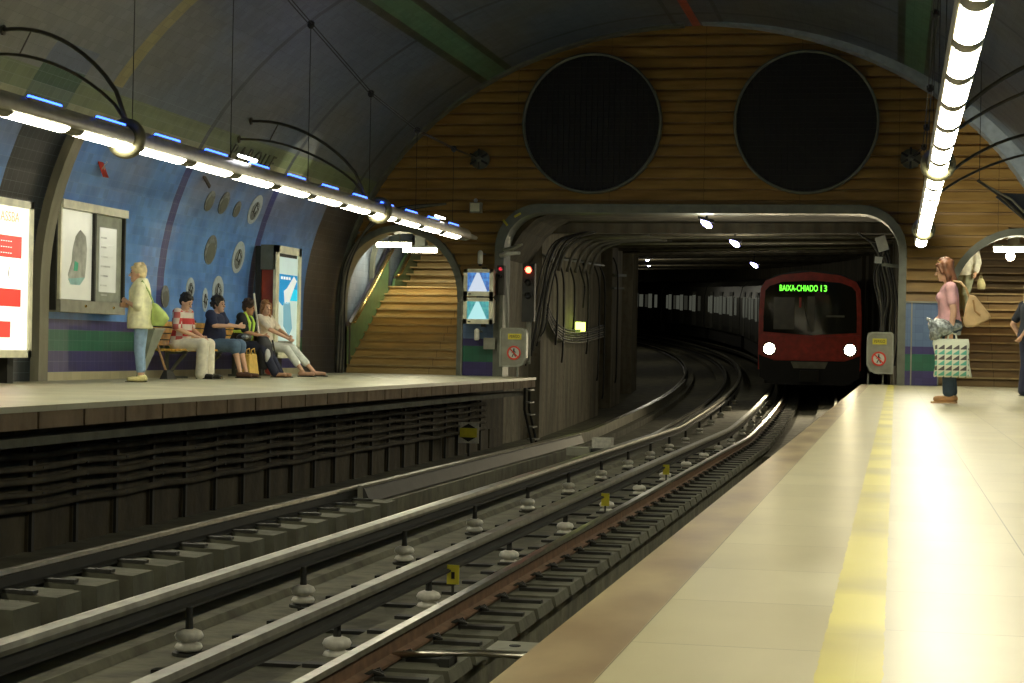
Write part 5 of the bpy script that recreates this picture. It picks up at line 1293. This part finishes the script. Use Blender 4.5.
# --- standing woman, left platform (faces the wall map, seen from behind her side)
def stand(h=1.63, knee=0.0, hunch=0.0):
    k = h / 1.63
    J = dict(hip=(0, 0, .90), chest=(.02 + hunch * .2, 0, 1.20), neck=(.0 + hunch * .5, 0, 1.37), head=(.045 + hunch, 0, 1.505), shL=(.0 + hunch * .3, .175, 1.31), shR=(.0 + hunch * .3, -.175, 1.31),
             elL=(-.02, .215, 1.04), elR=(-.02, -.215, 1.04), wrL=(.06, .22, .80), wrR=(.06, -.22, .80),
             thL=(0, .085, .86), thR=(0, -.085, .86), knL=(.02 + knee, .09, .47), knR=(.02, -.09, .47), anL=(-.01, .09, .085), anR=(-.01, -.09, .085), toL=(.14, .11, .03), toR=(.14, -.10, .03))
    return {a: tuple(c * k for c in b) for a, b in J.items()}
J = stand(1.54, 0, .02); J.update(elL=(.03, .23, .98), wrL=(.20, .04, 1.06), elR=(.02, -.23, .97), wrR=(.21, -.03, 1.00))
t, V, H, tl_ = person((-9.72, 22.86, 0), PI + .28, 'standing elderly woman with short blond hair, loose cream blouse and jeans, arms folded', J, female=True, headturn=.2)
hair(t, H, blond, 'short', 1.08)
mb = MB(); secs = [((.02, 0, .70), .17, .22, 0), ((.02, 0, .85), .17, .22, 0), ((.02, 0, 1.02), .15, .195, 0), ((.03, 0, 1.20), .145, .19, 0), ((.015, 0, 1.30), .11, .185, 0), ((.0, 0, 1.37), .065, .09, 0)]
mb.loft(secs)
for S_ in 'LR': mb.capsule(V['sh' + S_], lerp(V['sh' + S_], V['el' + S_], .9), .075, .07)
remesh(mb.build('blouse', fabric('cream_blouse', (.92, .92, .60)), t), .013, 4, .6)
trousers(t, V, fabric('pale_jeans', (.28, .42, .60)), .012, .88, .0, .0, 'jeans'); shoes(t, V, fabric('cream_shoe', (.72, .66, .30)))
bag = thing('shoulder_bag', 'pale green shoulder bag carried behind the woman in the cream blouse', 'bag', (-9.46, 22.8, .8))
remesh(MB().loft([((-9.47, 22.81, .74), .08, .05, 0), ((-9.44, 22.81, .84), .13, .07, 0), ((-9.46, 22.81, .95), .10, .06, .3), ((-9.52, 22.81, 1.04), .04, .035, .3)]).build('pouch', fabric('lime_fabric', (.50, .66, .20)), bag), .012)
MB().tube([(-9.52, 22.79, 1.02), (-9.58, 22.76, 1.18), (-9.66, 22.72, 1.33), (-9.78, 22.70, 1.22)], .012, 6).build('strap', fabric('lime_fabric2', (.46, .60, .22)), bag, True)

# --- woman on the right platform, seen side-on
J = stand(1.63, 0, .025); J.update(anL=(.0, .075, .115), anR=(-.03, -.09, .115), toL=(.14, .09, .05), toR=(.11, -.10, .05), knR=(.0, -.085, .48))
J.update(elL=(-.03, .20, 1.03), wrL=(.0, .19, .80), elR=(.04, -.20, 1.04), wrR=(.17, -.06, .93), hdL=(0, 0, -1), pnL=(0, 1, 0))
t, V, H, tl_ = person((.60, 21.4, 0), PI, 'woman with auburn hair, pink top and flared jeans waiting on the right platform', J, female=True, nod=.25)
hair(t, H, brown_hair, 'long', 1.0)
MB().tube([H(.03, .075, .095), H(.045, 0, .128), H(.03, -.075, .095)], .006, 6).build('hair_band', fabric('gold_band', (.70, .48, .18)), t)
shirt(t, V, tl_, fabric('pink_cotton', (.80, .46, .48)), .008, .55, .01, -.02, bust=.03, name='pink_top')
mb = MB(); mb.loft([((0, 0, .78), .125, .175, 0), ((0, 0, .88), .125, .175, 0), ((0, 0, 1.0), .115, .155, 0)]); remesh(mb.build('pale_vest_hem', fabric('pale_blue_hem', (.58, .62, .60)), t), .013)
trousers(t, V, fabric('dark_jeans', (.045, .075, .11)), .010, .95, .022, .0, 'jeans')
shoes(t, V, fabric('wedge_tan', (.55, .30, .13)), fabric('wedge_sole', (.60, .38, .18)))
W0 = Vector((.60, 21.4, 0))
# tote bag with triangles, in her left hand
def tote_mat():
    m, nt, b = newmat('tote_print'); N = NT(nt); tc = nt.nodes.new('ShaderNodeTexCoord'); sx = nt.nodes.new('ShaderNodeSeparateXYZ')
    nt.links.new(tc.outputs['Object'], sx.inputs[0]); X, Y, Z = sx.outputs
    cu = N.math('FRACT', N.math('MULTIPLY', X, 12.5)); row = N.math('MULTIPLY', Z, 17.0); cv = N.math('FRACT', row)
    tri = N.math('LESS_THAN', cv, N.math('MULTIPLY', cu, .95)); gap = N.math('GREATER_THAN', cu, .16)
    par_ = N.math('GREATER_THAN', N.math('FRACT', N.math('MULTIPLY', row, .5)), .5)
    tri = N.math('MULTIPLY', N.math('MULTIPLY', tri, gap), N.math('LESS_THAN', Z, -.07))
    col = N.mix(par_, (.09, .085, .075), (.13, .50, .36))
    out = N.mix(tri, (.72, .76, .60), col)
    edge = N.math('GREATER_THAN', N.math('ABSOLUTE', X), .185); out = N.mix(edge, out, (.72, .76, .60))
    nt.links.new(out, b.inputs['Base Color']); b.inputs['Roughness'].default_value = .6; return m
tb = thing('tote_bag', 'large white shopping bag printed with rows of green and black triangles', 'bag', (.62, 21.12, .72), local=True)
mb = MB(); rg = []
for z, hw_, d, xo in ((-.43, .205, .045, .015), (-.41, .21, .06, .012), (-.30, .19, .075, .008), (-.18, .185, .07, .0), (-.06, .20, .05, -.01), (-.01, .195, .03, -.012), (.0, .19, .022, -.012)):
    ring_ = []
    for k in range(24):
        a = 2 * PI * k / 24; ca, sa = math.cos(a), math.sin(a); ring_.append((xo + hw_ * abs(ca) ** .35 * (1 if ca > 0 else -1), d * abs(sa) ** .6 * (1 if sa > 0 else -1) + .006 * math.sin(7 * a + z * 20), z))
    rg.append(ring_)
mb.rings(rg); mb.build('bag_body', tote_mat(), tb, True)
for sd in (-1, 1): MB().tube([(-.05, sd * .02, -.01), (-.04, sd * .014, .045), (.0, sd * .006, .065), (.04, sd * .014, .045), (.05, sd * .02, -.01)], .010, 6).build('handle', fabric('bag_handle', (.7, .74, .6)), tb)
tb.location = (.62, 21.20, .735)
# silver plastic bag held in front
sb = thing('plastic_bag', 'crumpled silvery plastic bag held against the waist of the woman in pink', 'bag', (.5, 21.3, .8))
silver = mat('silver_plastic', (.42, .47, .47), .25, .4, .35, 30, .8)
mb = MB(); mb.ball((.50, 21.22, .86), (.15, .11, .10), rot=(0, .2, 0)); mb.ball((.44, 21.2, .80), (.07, .08, .09)); mb.ball((.62, 21.24, .87), (.12, .05, .05), rot=(0, -.1, 0)); mb.capsule((.42, 21.28, .90), (.34, 21.28, .955), .045, .012); mb.capsule((.42, 21.28, .86), (.40, 21.26, .74), .05, .03)
remesh(mb.build('plastic', silver, sb), .012, 1, .4); MB().tube([(.34, 21.28, .96), (.38, 21.27, .95), (.44, 21.26, .90)], .012, 6).build('knot', silver, sb)
# tan shoulder bag
hb = thing('handbag', 'tan leather shoulder bag hanging behind the woman in pink', 'bag', (.85, 21.25, .95))
tan = mat('tan_leather', (.60, .42, .21), .5)
mb = MB(); mb.prism([(.735, .93), (.76, .87), (.84, .865), (1.03, .96), (1.035, 1.0), (.86, 1.22), (.80, 1.23), (.76, 1.1)], 21.16, 21.27)
remesh(mb.build('pouch', tan, hb), .012, 6, .6)
MB().tube([(.80, 21.2, 1.20), (.76, 21.2, 1.30), (.70, 21.23, 1.37), (.63, 21.26, 1.38), (.60, 21.3, 1.33)], .014, 6).build('strap', tan, hb, True)
MB().tube([(.84, 21.155, 1.17), (.86, 21.15, 1.05), (.92, 21.15, 1.0)], .010, 6).build('flap_seam', fabric('tan_dark', (.38, .22, .08)), hb)

# --- person at the right picture edge
J = stand(1.60); J.update(elR=(-.08, -.22, 1.02), wrR=(-.14, -.05, .84), elL=(-.13, .24, 1.02), wrL=(-.02, .17, .80))
t, V, H, tl_ = person((1.86, 27.3, 0), 0.4, 'person with blond hair, black short-sleeved top and navy trousers at the right picture edge', J)
hair(t, H, blond, 'long', 1.05); shirt(t, V, tl_, fabric('black_top', (.02, .025, .035)), .015, .7, .02); trousers(t, V, fabric('navy_slacks', (.025, .03, .06)), .02, 1.0, .02, .01); shoes(t, V, M['black'])
# --- person walking down the right staircase, upper body hidden by the arch
J = stand(1.66, .12, .06); J.update(elL=(.04, .26, 1.06), wrL=(.14, .27, .86), elR=(-.1, -.22, 1.06), wrR=(.0, -.22, .84)); J['anL'] = (.10, .09, .02); J['toL'] = (.25, .10, -.03); J['knL'] = (.22, .09, .42)
zs = .168 * 8
t, V, H, tl_ = person((1.38, 38.25, zs + .03), -PI / 2 - .5, 'person in a white sweater and grey trousers coming down the right staircase', J, detail=.012)
hair(t, H, dkbrown, 'short', 1.0); shirt(t, V, tl_, fabric('white_sweater', (.85, .85, .72)), .03, 1.75, .03, -.10, name='sweater'); trousers(t, V, fabric('grey_trousers', (.34, .37, .25)), .02, 1.0, .0, .01); shoes(t, V, M['dark'])
pb = thing('carrier_bag', 'small pale yellow bag carried by the person on the right staircase', 'bag', (1.66, 38.1, 2.0))
remesh(MB().loft([((1.66, 38.05, 1.90), .07, .05, 0), ((1.66, 38.05, 2.0), .09, .06, 0), ((1.65, 38.05, 2.12), .05, .04, 0)]).build('pouch', fabric('yellow_plastic', (.66, .60, .32)), pb), .014)
MB().tube([(1.62, 38.05, 2.12), (1.65, 38.05, 2.24), (1.68, 38.05, 2.12)], .008, 5).build('handle', fabric('yellow_plastic2', (.6, .55, .3)), pb)

# ---- things around the bench
yb = thing('paper_bag', 'yellow-brown upright bag standing on the floor by the bench', 'bag', (-9.88, 27.72, 0))
mb = MB(); mb.hull8([(-10.0, 27.45, 0), (-9.84, 27.42, 0), (-9.83, 27.84, 0), (-9.98, 27.86, 0), (-9.97, 27.50, .37), (-9.88, 27.48, .38), (-9.87, 27.80, .38), (-9.95, 27.82, .38)]); remesh(mb.build('bag_body', fabric('ochre_paper', (.68, .46, .10), .7), yb), .014, 3, .5)
for x in (-9.96, -9.88): MB().tube([(x, 27.56, .36), (x, 27.58, .44), (x, 27.70, .46), (x, 27.74, .37)], .010, 6).build('handle', fabric('ochre_handle', (.55, .36, .08)), yb, True)
bp = thing('rucksack', 'black rucksack with white and red patches held before the vest wearer', 'bag', (-9.95, 28.45, .1))
mb = MB(); mb.loft([((-9.95, 28.42, .12), .10, .15, 0), ((-9.95, 28.42, .30), .13, .19, 0), ((-9.97, 28.42, .52), .13, .18, 0), ((-10.0, 28.42, .66), .08, .12, 0)]); remesh(mb.build('bag_body', fabric('black_nylon', (.02, .02, .022), .6), bp), .014)
MB().ball((-9.86, 28.28, .34), (.05, .06, .12)).build('white_patch', fabric('white_nylon', (.6, .62, .6)), bp, True); MB().ball((-9.86, 28.40, .10), (.08, .10, .06)).build('red_patch', fabric('red_nylon', (.5, .10, .08)), bp, True)
MB().tube([(-9.86, 28.5, .6), (-9.82, 28.52, .4), (-9.86, 28.5, .2)], .015, 6).build('strap', fabric('nylon_strap', (.05, .05, .05)), bp)
hb2 = thing('handbag', 'dark handbag with a silvery clasp on the lap of the navy-topped person', 'bag', (-10.1, 27.5, .6))
remesh(MB().ball((-10.02, 27.62, .63), (.13, .12, .07)).build('pouch', fabric('dark_leather', (.03, .03, .03), .4), hb2), .014); MB().ball((-9.98, 27.54, .64), (.07, .05, .04)).build('clasp', silver, hb2, True)
pl = thing('broom', 'white pole leaning against the lap of the vest wearer', 'pole', (-10.1, 28.4, .45))
MB().cyl((-10.08, 28.20, 1.33), (-10.02, 28.42, .40), .016).build('pole', M['white'], pl); MB().ball((-10.08, 28.20, 1.33), .018).build('cap', M['white'], pl, True)
# broom and long-handled dustpan beside the bench
br = thing('broom', 'broom with a brown wooden handle leaning at the left end of the bench', 'broom', (-10.3, 25.0, 0))
MB().cyl((-10.52, 24.62, 1.30), (-10.30, 25.15, .10), .016).build('handle', mat('broom_wood', (.48, .28, .14), .5), br)
mb = MB(); mb.hull8([(-10.34, 25.0, 0), (-10.22, 25.0, 0), (-10.22, 25.36, 0), (-10.34, 25.36, 0), (-10.31, 25.08, .13), (-10.26, 25.08, .13), (-10.26, 25.28, .13), (-10.31, 25.28, .13)]); mb.build('bristles', M['dark'], br)
dp = thing('dustbin_scoop', 'tall tapering grey litter scoop standing between the woman and the bench', 'litter scoop', (-10.25, 24.5, 0))
mb = MB(); mb.hull8([(-10.40, 24.30, .02), (-10.34, 24.30, .02), (-10.34, 24.40, .02), (-10.40, 24.40, .02), (-10.40, 24.55, .72), (-10.24, 24.55, .72), (-10.24, 24.90, .70), (-10.40, 24.90, .70)])
mb.build('hopper', mat('scoop_grey', (.24, .27, .20), .5), dp); MB().box(-10.41, 24.54, .70, -10.23, 24.91, .73).build('rim', M['grey_box'], dp); MB().cyl((-10.43, 24.7, .6), (-10.5, 24.72, 1.12), .012).build('handle', M['dark'], dp)

# ------------------------------------------------------------------ final: names of label groups that stay together
for o in list(SC.objects):
    if o.type == 'LIGHT': o['kind'] = 'helper'
